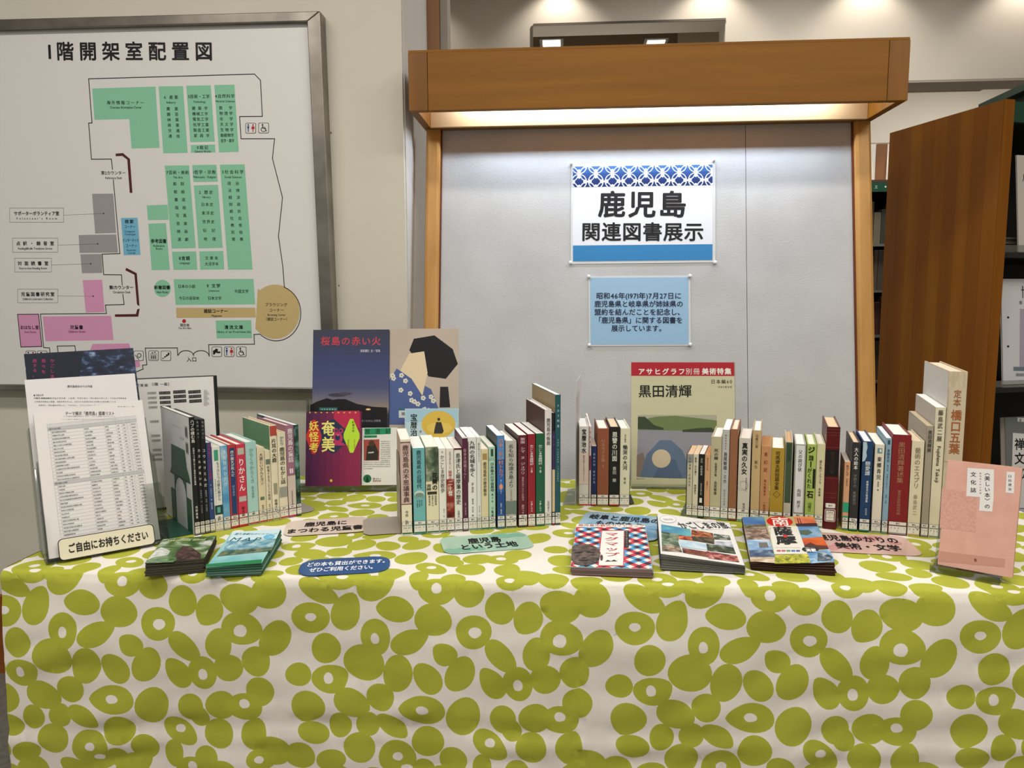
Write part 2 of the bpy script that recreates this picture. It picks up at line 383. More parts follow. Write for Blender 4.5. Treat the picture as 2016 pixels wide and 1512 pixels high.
def col(rows, x0, x1, y0, dy, dx=0.0, size=22):
    for i, r in enumerate(rows):
        xx = dx*i; P.h(r, x0+xx, x1+xx, y0+dy*i, BK, size, .018)
P.h('6 産業', 930, 1010, 551, BK, 24, .02); P.h('Industry', 945, 998, 580, BK, 18, .02)
col(['農　業', '園　芸', '林　業', '商　業', '交　通', '通　信'], 944, 1010, 617, 31, 2.2)
P.h('5技術・工学', 1066, 1190, 547, BK, 24, .02); P.h('Technology', 1094, 1168, 576, BK, 18, .02)
col(['建 築 学', '機械工学', '電気工学', '化学工業', '製造工業', '家 政 学'], 1088, 1178, 614, 31, 2.2)
P.h('0総記', 1116, 1182, 836, BK, 24, .02); P.h('General Works', 1104, 1198, 858, BK, 18, .02)
P.h('4自然科学', 1219, 1331, 545, BK, 24, .02); P.h('Natural Sciences', 1223, 1331, 573, BK, 18, .02)
col(['数　学', '物理学', '化　学', '天文学', '生物学', '動植物学', '医学・薬学'], 1242, 1318, 612, 31, 1.8)
P.h('7芸術・美術', 943, 1072, 978, BK, 24, .02); P.h('The Arts', 983, 1037, 1005, BK, 18, .02)
col(['彫　刻', '絵　画', '書　道', '版　画', '写　真', '音　楽', '映　画', '演　劇'], 982, 1044, 1042, 45, 3.6)
P.h('1哲学・宗教', 1096, 1224, 976, BK, 24, .02); P.h('Philosophy・Religion', 1096, 1226, 1003, BK, 18, .02)
P.h('2 歴史', 1128, 1208, 1090, BK, 24, .02); P.h('History', 1148, 1196, 1117, BK, 18, .02)
col(['日本史', '東洋史', '世界史', '伝　記', '地　理'], 1140, 1210, 1159, 49, 3.6)
P.h('3社会科学', 1258, 1382, 975, BK, 24, .02); P.h('Social Sciences', 1273, 1371, 1003, BK, 18, .02)
col(['政　治', '法　律', '経　済', '財　政', '統　計', '社　会', '教　育', '民　俗', '軍　事'], 1290, 1356, 1040, 39.5, 3)
P.h('参考図書', 855, 945, 1367, BK, 26, .02); P.h('Reference', 870, 934, 1393, BK, 18, .02); P.h('Books', 884, 922, 1409, BK, 18, .02)
P.h('8言語', 1014, 1078, 1464, BK, 25, .02); P.h('Language', 1018, 1078, 1490, BK, 18, .02)
P.h('文 庫 本', 1163, 1237, 1463, BK, 22, .02); P.h('大活字本', 1161, 1240, 1496, BK, 22, .02)
OW = .0022
P.line([(638, 960), (632, 902), (519, 903), (503, 698), (522, 697), (503, 447), (1443, 420), (1477, 455), (1488, 660), (1359, 661), (1367, 787), (1557, 787), (1545, 898), (1602, 1120), (1579, 1340), (1604, 1512), (1612, 1625)], OW, BK, 2)
P.line([(643, 1020), (680, 1438), (580, 1441), (588, 1557), (689, 1558), (693, 1615)], OW, BK, 2)
P.h('第2カウンター', 573, 713, 980, BK, 24, .02); P.h('Reference Desk', 598, 692, 1008, BK, 18, .02)
P.poly([(656, 871), (698, 868), (738, 902), (725, 908), (694, 884), (656, 886)], MR, 1); P.poly([(722, 905), (737, 901), (751, 1093), (736, 1094)], MR, 1)
P.poly([(522, 1099), (642, 1098), (658, 1320), (540, 1324)], GY); P.poly([(446, 1333), (659, 1329), (669, 1432), (452, 1434)], GY); P.poly([(456, 1442), (576, 1440), (581, 1547), (465, 1549)], GY)
def callout(x0, y0, x1, y1, t1, t2, lx, ly):
    P.frame(x0, y0, x1, y1, .0007, '2a2a2a', 1); w = x1-x0
    P.h(t1, x0+w*.08, x1-w*.08, (y0+y1)/2-10, BK, 25, .018); P.h(t2, x0+w*.12, x1-w*.12, y1-22, BK, 17, .02)
    P.line([(x1, (y0+y1)/2), (lx, ly)], .0006, '3a3a3a', 1); P.ell(lx, ly, 4, 4, '222222', 2, 10)
callout(55, 1180, 361, 1260, 'サポーターボランティア室', "Volunteer's Room", 588, 1211)
callout(72, 1350, 328, 1430, '点訳・録音室', 'Reading&Braille Translation Service', 555, 1383)
callout(84, 1464, 292, 1542, '対面読書室', 'Face-to-face Reading Room', 515, 1495)
P.poly([(686, 1236), (780, 1234), (797, 1445), (702, 1447)], BLU)
P.h('検索', 708, 758, 1256, BK, 24, .02); P.h('コーナー', 704, 768, 1285, BK, 22, .02); P.h('Computer', 706, 768, 1311, '1d4a6a', 17, .02); P.h('Catalogue', 708, 770, 1327, '1d4a6a', 17, .02)
P.h('インターネット', 695, 788, 1362, BK, 22, .02); P.h('コーナー', 712, 778, 1393, BK, 22, .02); P.h('Internet', 720, 772, 1417, '1d4a6a', 17, .02); P.h('Corner', 726, 770, 1433, '1d4a6a', 17, .02)
def sym(x, y, k, s=30):
    P.rrect(x-s, y-s, x+s, y+s, 9, '3a3a3a', 1); P.rrect(x-s+3, y-s+3, x+s-3, y+s-3, 7, 'dcdbd8', 2)
    if k == 'wc':
        for dx, c_ in ((-14, '1f3d86'), (13, 'b3202e')):
            P.ell(x+dx, y-18, 5, 5, c_, 3, 10)
            P.poly([(x+dx-7, y-11), (x+dx+7, y-11), (x+dx+(3 if dx < 0 else 10), y+5), (x+dx-(3 if dx < 0 else 10), y+5)], c_, 3)
            P.rect(x+dx-4, y+5, x+dx-1, y+22, c_, 3); P.rect(x+dx+1, y+5, x+dx+4, y+22, c_, 3)
    if k == 'chair':
        P.ell(x-6, y-18, 5, 5, BK, 3, 10); P.line([(x-6, y-12), (x-4, y+2), (x+10, y+4), (x+16, y+18)], .0022, BK, 3); P.ring(x-1, y+8, 15, 4, BK, 3, 16)
    if k == 'lift':
        P.frame(x-18, y-10, x+18, y+20, .001, BK, 3)
        for dx in (-10, 0, 10): P.ell(x+dx, y-3, 3, 3, BK, 4, 8); P.rect(x+dx-3, y+1, x+dx+3, y+17, BK, 4)
        P.poly([(x-12, y-14), (x-6, y-22), (x, y-14)], BK, 3); P.poly([(x+2, y-22), (x+14, y-22), (x+8, y-14)], BK, 3)
    if k == 'stairs': P.poly([(x-20, y+20), (x-20, y+12), (x-9, y+12), (x-9, y+2), (x+1, y+2), (x+1, y-8), (x+11, y-8), (x+11, y-18), (x+20, y-18), (x+20, y-6)], BK, 3)
    if k == 'drink': P.ell(x-2, y-10, 9, 8, BK, 3, 12); P.poly([(x-22, y-6), (x-6, y-14), (x+4, y-4), (x-16, y+18), (x-21, y+14)], BK, 3); P.rect(x-2, y-2, x+20, y+8, BK, 3)
    if k == 'phone': P.ell(x+4, y-2, 13, 13, BK, 3, 14); P.ell(x+4, y-2, 9, 9, 'd3d4d3', 4, 14); P.line([(x-18, y-4), (x-8, y+10), (x+2, y+20)], .002, BK, 3)
sym(1422, 727, 'wc'); sym(1495, 726, 'chair')
P.crop = (0, 380, 2.88)
P.poly([(469, 494), (579, 492), (594, 674), (487, 678)], PK); callout(101, 545, 328, 622, '児童図書研究室', "Children's Literature Collection", 529, 585)
P.poly([(100, 688), (219, 687), (238, 870), (119, 873)], PK); P.line([(100, 688), (219, 687), (238, 870), (119, 873), (100, 688)], OW, BK, 2)
P.h('おはなし室', 115, 221, 762, BK, 24, .02); P.h('Story Room', 138, 206, 787, '6b2a50', 17, .02)
P.poly([(242, 700), (630, 696), (644, 833), (258, 840)], PK); P.h('児童書', 397, 472, 761, BK, 25, .02); P.h("Children's Books", 388, 486, 785, '6b2a50', 17, .02)
P.poly([(525, 856), (733, 853), (745, 900), (505, 905)], PK); P.poly([(760, 945), (790, 945), (795, 985), (763, 990)], PK)
P.line([(697, 575), (704, 632), (598, 635), (604, 683), (230, 686), (248, 876), (281, 878), (284, 905)], OW, BK, 2)
P.line([(330, 905), (325, 868), (425, 866), (430, 905)], OW, BK, 2)
P.h('第1カウンター', 619, 757, 535, BK, 24, .02); P.h('Circulation Desk', 641, 741, 561, BK, 18, .02)
P.poly([(716, 424), (775, 454), (768, 466), (711, 438)], MR, 1); P.poly([(762, 458), (776, 456), (791, 641), (777, 632)], MR, 1)
P.poly([(778, 660), (792, 655), (784, 701), (652, 702), (652, 688), (771, 686)], MR, 1) if False else None
P.poly([(778, 660), (792, 655), (784, 701), (771, 688)], MR, 1); P.poly([(652, 688), (774, 686), (784, 701), (652, 702)], MR, 1)
P.ell(921, 541, 47, 49, GR, 0, 32); P.h('新着図書', 874, 966, 535, BK, 24, .02); P.h('New Books', 889, 957, 561, BK, 18, .02)
P.poly([(985, 489), (1437, 487), (1447, 631), (996, 634)], GR)
P.h('日本の小説', 1009, 1108, 529, BK, 22, .02); P.h('9 文学', 1172, 1250, 526, BK, 24, .02); P.h('Literature', 1184, 1244, 553, BK, 17, .02)
P.h('外国文学', 1330, 1410, 557, BK, 22, .02); P.h('今日の返却本', 1014, 1131, 596, BK, 22, .02); P.h('日本文学', 1178, 1257, 596, BK, 22, .02)
P.poly([(998, 651), (1447, 650), (1451, 705), (1001, 708)], TN); P.h('雑誌コーナー', 1156, 1293, 669, BK, 25, .02); P.h('Magazine', 1200, 1258, 695, BK, 17, .02)
n_ = 44
arc = [(1560+140*cos(radians(a)), 673+154*sin(radians(a))) for a in np.linspace(-128, 128, n_)]
P.poly([(1462, 540)]+arc+[(1448, 770)], TN, 0)
P.line([(1612, 527)]+[(1566+140*cos(radians(a)), 682+156*sin(radians(a))) for a in np.linspace(-70, 131, 30)]+[(1440, 802), (1443, 857), (1183, 860), (1187, 925)], OW, BK, 2)
P.line([(1187, 925)]+[(1140+46*cos(radians(a)), 925-32*sin(radians(a))) for a in range(20, 165, 16)]+[(1098, 922)]+[(1055+44*cos(radians(a)), 925-32*sin(radians(a))) for a in range(20, 165, 16)]+[(1008, 920), (1006, 878), (824, 879), (833, 974), (808, 976), (812, 998), (770, 1015)], OW, BK, 2)
P.h('ブラウジング', 1502, 1630, 633, BK, 22, .015); P.h('コーナー', 1524, 1611, 664, BK, 22, .015); P.h('Browsing Corner', 1517, 1620, 690, BK, 17, .02); P.h('（雑誌コーナー）', 1498, 1640, 715, BK, 22, .015)
P.poly([(1223, 723), (1424, 721), (1429, 822), (1229, 824)], GR); P.h('清流文庫', 1272, 1379, 761, BK, 25, .018); P.h('Library of our Proud Home Gifu', 1231, 1424, 786, BK, 17, .02)
P.ell(1044, 726, 11, 11, 'b5202a', 1, 20); P.h('現在地', 1021, 1074, 749, BK, 20, .02); P.h('You Are Here', 1012, 1085, 765, BK, 17, .02)
P.h('入口', 1058, 1116, 943, BK, 29, .012)
for x, y, k in ((786, 923, 'phone'), (871, 922, 'lift'), (941, 923, 'stairs'), (1230, 900, 'drink'), (1300, 900, 'wc'), (1369, 900, 'chair'), (175, 923, 'wc'), (240, 923, 'chair')): sym(x, y, k, 29)
pr = P.build('printed_plan', t, inv); pr['label'] = 'printed floor plan in green, pink and grey with black lettering'

# ================================================================ DISPLAY BOARD BEHIND THE TABLE
ly = lambda z: 2.198+(z-.864)*.169
FP = Frame((0, ly(0), 0), (1, 0, 0), (0, .169, 1))
t, inv = thing('display_board', 'tall grey fabric display board with honey wood posts and a lit wooden header', 'board', (.4, 2.15, 0))
FAB = noisy('grey_felt', [(.3, 'b4b5b6'), (.7, 'bebfc0')], scale=7, rough=.95, bump=.35, bscale=260)
def fpx(x, y, F=FP): return F.uv(x, y)
uL = fpx(868, 500)[0]; uR = fpx(1680, 500)[0]; us = fpx(1469, 400)[0]; vt = fpx(1250, 228)[1]
m = MB(); m.fbox(FP, (uL, .05, -.03), (us-.0006, vt, 0), FAB); m.build('fabric_panel', t, inv, bevel=.0012)
m = MB(); m.fbox(FP, (us+.0006, .05, -.03), (uR, vt, 0), FAB); m.build('fabric_panel', t, inv, bevel=.0012)
vp = fpx(850, 246)[1]
for a, b, sg in ((fpx(838, 500)[0], uL-.003, 1), (uR+.003, fpx(1715, 500)[0], -1)):
    m = MB(); r = .012
    m.slab(FP, [(a, 0), (b, 0), (b, vp), (a, vp)], -.05, .022, OAKV); m.build('post', t, inv, bevel=.009)
    m = MB(); w_ = .004
    x0, x1 = (b+.0002, b+.0028) if sg > 0 else (a-.0028, a-.0002)
    m.slab(FP, [(x0, 0), (x1, 0), (x1, vp-.005), (x0, vp-.005)], -.03, .008, mat('6b2e14', .5)); m.build('edge_strip', t, inv)
    m = MB(); m.box((a-.03, ly(0)-.25, 0), (b+.03, ly(0)+.25, .05), OAK); m.build('foot', t, inv, bevel=.004)
# header box, open underneath, with a lamp inside
HY = 2.086; zb = at(1300, 208, Y=HY).z; zt2 = at(1300, 91, Y=HY).z; hx0 = at(804, 160, Y=HY).x; hx1 = at(1790, 140, Y=HY).x
yb = ly(zb)+.02; th = .022
OAKE = wood('header_end_oak', '6e4402', '7a4c04', '865608', axis=2)
OAKH = wood('header_oak', '764a02', '825204', '8e5c0a', axis=0, rough=.6)
def hb(nm, a, b, mm=None): q = MB(); q.box(a, b, mm or OAKH); return q.build(nm, t, inv, bevel=.0012)
hb('header_front', (hx0+.052, HY, zb), (hx1-.052, HY+th, zt2)); hb('header_back', (hx0+th, yb-.055-.012, zb), (hx1-th, yb-.055, zt2), wood('header_lining', 'c9a878', 'd2b184', 'd9ba90', axis=0)); hb('header_rim', (hx0+th, yb-.0545, zb), (hx1-th, yb, zb+.012), OAKE)
OAKE = wood('header_end_oak', '6e4402', '7a4c04', '865608', axis=2)
hb('header_end', (hx0, HY, zb), (hx0+.051, HY+th, zt2), OAKE); hb('header_end', (hx1-.051, HY, zb), (hx1, HY+th, zt2), OAKE)
hb('header_side', (hx0, HY+th+.0005, zb), (hx0+th, yb, zt2), OAKE); hb('header_side', (hx1-th, HY+th+.0005, zb), (hx1, yb, zt2), OAKE)
hb('header_top', (hx0, HY+.004, zt2+.0005), (hx1, yb, zt2+.008), OAKH)
hb('lamp_tube', (hx0+.10, yb-.118, zt2-.055), (hx1-.10, yb-.092, zt2-.03), lamp_mat('tube_glow', 'e9ecff', 17))
l = area('header_lamp_light', ((hx0+hx1)/2, yb-.105, zt2-.058), hx1-hx0-.25, .02, 4.2, (.70, .86, 1.0))
l.rotation_euler = (radians(10), 0, 0)
# posters
def poster(nm, label, q, lam, paper, draw, grp):
    cv = lambda k: FP.uv(1080+k[0]/3.687, 290+k[1]/3.687)
    pl = [cv(k) for k in lam]; pp = [cv(k) for k in paper]
    o = FP.p(*pl[3], .002); tt, iv = thing('poster', label, 'poster', o)
    a = MB(); a.slab(FP, [pl[3], pl[2], pl[1], pl[0]], .0015, .0019, mat('c9ccd0', .25, 0, .5)); s_ = a.build('laminate', tt, iv); s_['label'] = 'clear glossy laminate margin'
    a = MB(); a.slab(FP, [pp[3], pp[2], pp[1], pp[0]], .0020, .0024, mat(q, .3, 0, .5)); a.build('paper', tt, iv)
    Pp = Print(FP, (1080, 290, 3.687), .0024); draw(Pp); Pp.build('print', tt, iv)
    return tt
def d1(P):
    xa, xb = 177, 1190
    for i, h_ in enumerate(('3f6fae', '345fa0', '294e90', '1f3f80', '183370', '132a62')):
        y0 = 140+i*25; P.poly([(xa, y0+(0)), (xb, y0-15), (xb, y0+10), (xa, y0+25)], h_, 0)
    c0 = P.q(xa, 290); c1 = P.q(xb, 126); bx = (c0[0], c0[1], c1[0], c1[1])
    for i in range(-1, 19):
        for j in range(-1, 4):
            cx, cy = 222+i*60.5, 130+j*56-i*.9+8
            if (i+j) % 2 == 0: P.ring(cx, cy, 57, 7, 'dfe7f4', 1, 28, bx)
            if (i+j) % 2 == 1:
                for dx, dy in ((-18, 0), (18, 0), (0, -20), (0, 20)):
                    if (j % 2 == 0) == (dy == 0):
                        P.poly([(cx+dx+13*cos(2*pi*k/14), cy+dy+14*sin(2*pi*k/14)) for k in range(14)], 'e6edf7', 2, bx)
    P.poly([(xa, 713), (xb, 703), (xb, 818), (xa, 828)], '2e7cb4', 0)
    P.h('鹿児島', 358, 1002, 413, '08090c', 200, .026, 3, 1.0)
    P.h('関連図書展示', 236, 1128, 613, '08090c', 142, .022)
poster('poster', 'large landscape poster with a blue ring pattern band and bold black title, upper of two', 'd9dde6',
       [(165, 125), (1210, 98), (1210, 836), (160, 848)], [(177, 140), (1190, 124), (1190, 818), (175, 828)], d1, 0)
def d2(P):
    for i, (s_, xa, xb) in enumerate((('昭和46年(1971年)7月27日に', 345, 965), ('鹿児島県と岐阜県が姉妹県の', 332, 978), ('盟約を結んだことを記念し、', 332, 985), ('「鹿児島県」に関する図書を', 335, 975), ('展示しています。', 455, 850))):
        P.h(s_, xa, xb, 1078+i*59, '141c40', 50, .02)
poster('poster', 'small light blue notice with five lines of dark text pinned below the large poster', '8fb5d3',
       [(288, 935), (1028, 930), (1033, 1442), (293, 1445)], [(301, 948), (1014, 944), (1016, 1430), (305, 1432)], d2, 0)
for (x, y, lab) in ((165, 125, 'top left corner of the large poster'), (1197, 100, 'top right corner of the large poster'), (158, 842, 'bottom left corner of the large poster'), (1205, 840, 'bottom right corner of the large poster'),
             (291, 942, 'top left corner of the small blue notice'), (1023, 938, 'top right corner of the small blue notice'), (295, 1438, 'bottom left corner of the small blue notice'), (1024, 1434, 'bottom right corner of the small blue notice')):
    uv = FP.uv(1080+x/3.687, 290+y/3.687); o = FP.p(*uv, 0)
    tt, iv = thing('push_pin', 'white push pin at the '+lab, 'pin', o, 0, 'white push pins holding the posters')
    a = MB(); fr = Frame(o, FP.u, FP.v); a.lathe(fr, [(.0042, .0026), (.0044, .004), (.0028, .0055), (.0026, .010), (.0046, .0115), (.0048, .013), (.0034, .0142)], mat('e9e9ea', .3, 0, .5), 16)
    a.build('grip', tt, iv, smooth=True)
    a = MB(); a.lathe(fr, [(.0006, -.004), (.0006, .0026)], mat('a0a0a0', .3, .9), 8); a.build('needle', tt, iv)
# ================================================================ TABLE AND CLOTH
TY0 = 1.245; TY1 = 1.985; TX0 = -1.003; TX1 = 1.02
t, inv = thing('folding_table', 'long table hidden under the green patterned cloth', 'table', (0, 1.6, 0))
m = MB(); m.box((TX0+.01, TY0+.012, T-.035), (TX1-.01, TY1-.008, T-.006), mat('b9a98c', .5)); m.build('tabletop', t, inv, bevel=.003)
for x in (TX0+.08, TX1-.08):
    for y in (TY0+.08, TY1-.08):
        m = MB(); m.lathe(Frame((x, y, 0), (1, 0, 0), (0, 1, 0)), [(.014, 0), (.014, T-.036)], mat('8d8d8d', .3, .8)); m.build('leg', t, inv)
GREEN = noisy('lime_print', [(.3, 'a3a737'), (.7, 'adb041')], scale=9, rough=.85, bump=.12, bscale=900, spec=.15)
CREAM = noisy('cream_cotton', [(.3, 'dfdad0'), (.7, 'e6e1d8')], scale=9, rough=.85, bump=.12, bscale=900, spec=.15)
# blobs of the print read in a crop of the front drop; (cx,cy,rx,ry,rot,tip angle or None,hole)
BL = [(158,318,105,92,0,None,(158,314,30,24)),(355,285,82,106,15,-60,None),(200,160,112,62,32,20,None),(330,92,95,62,0,None,(335,74,34,18)),
(520,130,104,76,-20,-35,None),(645,250,98,72,5,180,None),(852,300,103,90,0,None,None),(872,145,104,70,0,-10,(870,130,30,28)),(1052,155,82,75,0,None,None),
(1078,365,95,96,0,None,(1085,368,34,30)),(1225,235,82,88,0,None,None),(1385,280,80,86,0,122,None),(1565,215,115,85,10,None,None),(1740,175,100,95,0,None,None),
(1570,385,118,95,15,None,(1560,400,38,36)),(1765,440,80,118,35,None,None),(238,493,85,87,0,None,None),(525,410,86,103,0,None,(522,420,26,32)),
(455,560,118,105,20,None,None),(710,430,108,65,-25,-25,None),(648,610,85,108,10,None,None),(820,625,72,98,-32,None,None),(920,490,68,62,20,-140,None),
(1000,600,78,106,22,None,None),(1228,495,62,112,-42,None,None),(1185,655,66,92,-25,-130,None),(1325,645,85,97,0,None,(1325,657,28,33)),(1430,480,74,96,0,None,None),
(1480,615,85,80,0,None,None),(1645,575,82,88,0,None,None),(1660,750,84,85,0,None,None),(1565,840,105,78,0,None,(1563,824,32,27)),(1420,835,86,86,0,None,None),
(1240,850,74,80,0,None,None),(1288,905,56,66,-20,None,None),(80,643,75,66,-10,None,None),(255,665,103,78,0,-35,(248,662,28,32)),(130,820,97,90,0,110,None),
(380,790,105,82,20,None,None),(545,750,76,82,-20,None,None),(795,805,120,85,0,180,(786,803,36,25)),(1015,840,92,114,12,None,None),(310,920,67,74,0,None,None),
(155,975,90,66,10,None,None),(470,905,68,72,0,None,None),(605,905,92,58,32,40,None),(420,1040,90,92,0,None,None),(635,1085,108,103,0,None,(637,1082,30,26)),
(812,985,92,88,0,None,None),(955,1085,82,74,40,None,None),(1165,995,112,68,42,None,(1165,982,30,24)),(1400,1000,86,88,0,None,None),(1615,1000,76,88,0,-70,None),
(70,1110,90,80,0,None,None),(250,1125,92,62,-15,None,None),(790,1140,56,62,-20,None,None),(1120,1125,54,84,0,None,None),(1320,1140,70,70,0,None,None),(1730,1085,105,84,20,None,None),(1650,1140,84,64,0,None,(1640,1140,28,22))]
PER = 615*2.88; MPP = (at(862, 1200, Y=TY0).x-at(247, 1200, Y=TY0).x)/PER   # metres per crop pixel
VPER = 1085*MPP
u_of = lambda cx: at(560+cx/2.88, 1300, Y=TY0).x
D_ = TY1-TY0
s_of = lambda cy: D_+(T-at(900, 1110+cy/2.88, Y=TY0-.004).z)
rngb = random.Random(3)
SH = []
for (cx, cy, rx, ry, rot, tip, hole) in BL:
    u0 = u_of(cx); s0 = s_of(cy); k = rngb.random()*6
    pts = []
    for i in range(26):
        a = 2*pi*i/26; r_ = 1+.022*sin(2*a+k)+.02*sin(3*a+2*k)
        if tip is not None:
            d = (a-radians(tip-rot)+pi) % (2*pi)-pi; r_ *= 1+.20*max(0, 1-abs(d)/.85)**1.3
        x, y = rx*r_*cos(a), ry*r_*sin(a); c_, s__ = cos(radians(rot)), sin(radians(rot))
        pts.append((u0+(x*c_-y*s__)*MPP, s0+(x*s__+y*c_)*MPP))
    hp = None
    if hole:
        hu, hs = u_of(hole[0]), s_of(hole[1])
        hp = [(hu+hole[2]*MPP*(1+.06*sin(2*a+k))*cos(a), hs+hole[3]*MPP*(1+.06*cos(3*a+k))*sin(a)) for a in [2*pi*i/12 for i in range(12)]]
    SH.append((pts, hp))
def tile_shapes(u0, u1, s0, s1):
    G, H = [], []
    for pts, hp in SH:
        for i in range(-5, 6):
            for j in range(-4, 4):
                du, ds = i*PER*MPP+j*.11, j*VPER
                xs = [p[0]+du for p in pts]; ys = [p[1]+ds for p in pts]
                if max(xs) < u0 or min(xs) > u1 or max(ys) < s0 or min(ys) > s1: continue
                G.append(list(zip(xs, ys)))
                if hp: H.append([(p[0]+du, p[1]+ds) for p in hp])
    return G, H
def inside(P, polys):
    r = np.zeros(len(P), bool)
    for q in polys:
        q = np.array(q); lo = q.min(0); hi = q.max(0)
        idx = np.where((P[:, 0] > lo[0]) & (P[:, 0] < hi[0]) & (P[:, 1] > lo[1]) & (P[:, 1] < hi[1]))[0]
        if len(idx) == 0: continue
        x, y = P[idx, 0], P[idx, 1]; c = np.zeros(len(idx), bool)
        for i in range(len(q)):
            x0, y0 = q[i-1]; x1, y1 = q[i]
            if y0 == y1: continue
            c ^= ((y0 > y) != (y1 > y)) & (x < (x1-x0)*(y-y0)/(y1-y0)+x0)
        r[idx] |= c
    return r
RF = .010                                         # radius of the fold over the table edge
def cloth_pt(u, s, H):
    if s < D_-RF:
        y = TY1-s; z = T+.0006*sin(u*9+s*5)+.0008*noise.noise(Vector((u*7, s*7, 2)))-.0009; z = min(z, T-.0001)
        if D_-s < .08: z -= .0
        return Vector((u, y, z))
    a = (s-(D_-RF))/RF
    if a < pi/2:
        return Vector((u, TY0+RF-RF*sin(a), T-RF+RF*cos(a)-.0005))
    h = s-(D_-RF)-RF*pi/2; k = min(1, h/.10)
    n1 = noise.noise(Vector((u*3.1, h*1.6, 5)))*.014+noise.noise(Vector((u*8, h*5+u*3, 9)))*.006
    wv = .0045*sin(u*21+1.3*sin(h*6))*max(0, 1-h/.22)*min(1, h/.03)
    cr = -.004*math.exp(-((u-.028)/.006)**2)*k                      # pressed crease down the middle
    hz = .0022*sin(h*95+u*3)*math.exp(-((h-.27-.02*sin(u*5))/.035)**2)
    ridge = .007*abs(noise.noise(Vector((u*6+h*14, h*9-u*4, 3))))*k
    return Vector((u, TY0-.002-(.006+n1)*k-wv-cr-hz-ridge, T-RF-h))
def cloth_mesh(u0, u1, s0, s1, fn, step=.016):
    G, H = tile_shapes(u0, u1, s0, s1)
    V = []; E = []
    def loop(q):
        b = len(V); V.extend(q); E.extend([(b+i, b+(i+1) % len(q)) for i in range(len(q))])
    loop([(u0, s0), (u1, s0), (u1, s1), (u0, s1)])
    for q in G+H: loop(q)
    nx = int((u1-u0)/step); ny = int((s1-s0)/step)
    V += [(u0+(u1-u0)*(i+.0)/nx, s0+(s1-s0)*j/ny) for i in range(nx+1) for j in range(ny+1)]
    for k in (-RF, -RF*.45, 0, RF*.5, RF*.95):
        if s0 < D_+k < s1: V += [(u0+(u1-u0)*i/nx, D_+k) for i in range(nx+1)]
    v2, e2, f2, *_ = delaunay_2d_cdt([Vector(v) for v in V], E, [], 0, 1e-6)
    v2 = np.array([tuple(v) for v in v2]); f2 = np.array([tuple(f) for f in f2 if len(f) == 3])
    cen = v2[f2].mean(1)
    keep = (cen[:, 0] > u0) & (cen[:, 0] < u1) & (cen[:, 1] > s0) & (cen[:, 1] < s1)
    f2 = f2[keep]; cen = cen[keep]
    g = inside(cen, G) & ~inside(cen, H)
    eps = 1e-5
    v2[:, 0] = v2[:, 0].clip(u0-eps, u1+eps); v2[:, 1] = v2[:, 1].clip(s0-eps, s1+eps)
    return [fn(u, s) for u, s in v2], f2, g
def build_cloth(parts, name):
    vs = []; fs = []; gs = []
    for v, f, g, flip in parts:
        b = len(vs); vs += v; fs += [tuple(int(k)+b for k in (q[::-1] if flip else q)) for q in f]; gs += list(g)
    me = bpy.data.meshes.new(name); me.from_pydata([tuple(v) for v in vs], [], fs)
    me.materials.append(CREAM); me.materials.append(GREEN)
    me.polygons.foreach_set('material_index', [int(k) for k in gs]); me.polygons.foreach_set('use_smooth', [True]*len(fs))
    o = bpy.data.objects.new(name, me); C.objects.link(o); return o
FR = D_+.66
p_main = cloth_mesh(TX0, TX1, 0, FR, lambda u, s: cloth_pt(u, s, 0))
p_side = cloth_mesh(TX0-.64, TX0-.0005, 0, D_-RF, lambda u, s: Vector((TX0-.002+.004*sin(s*16), TY1-s, T-.001-(TX0-u))), .03)
cl = build_cloth([(*p_main, True), (*p_side, True)], 'tablecloth')
tag(cl, 'cream tablecloth printed with lime green pebble and ring shapes, hanging over the table', 'tablecloth')
cl['kind'] = 'thing'
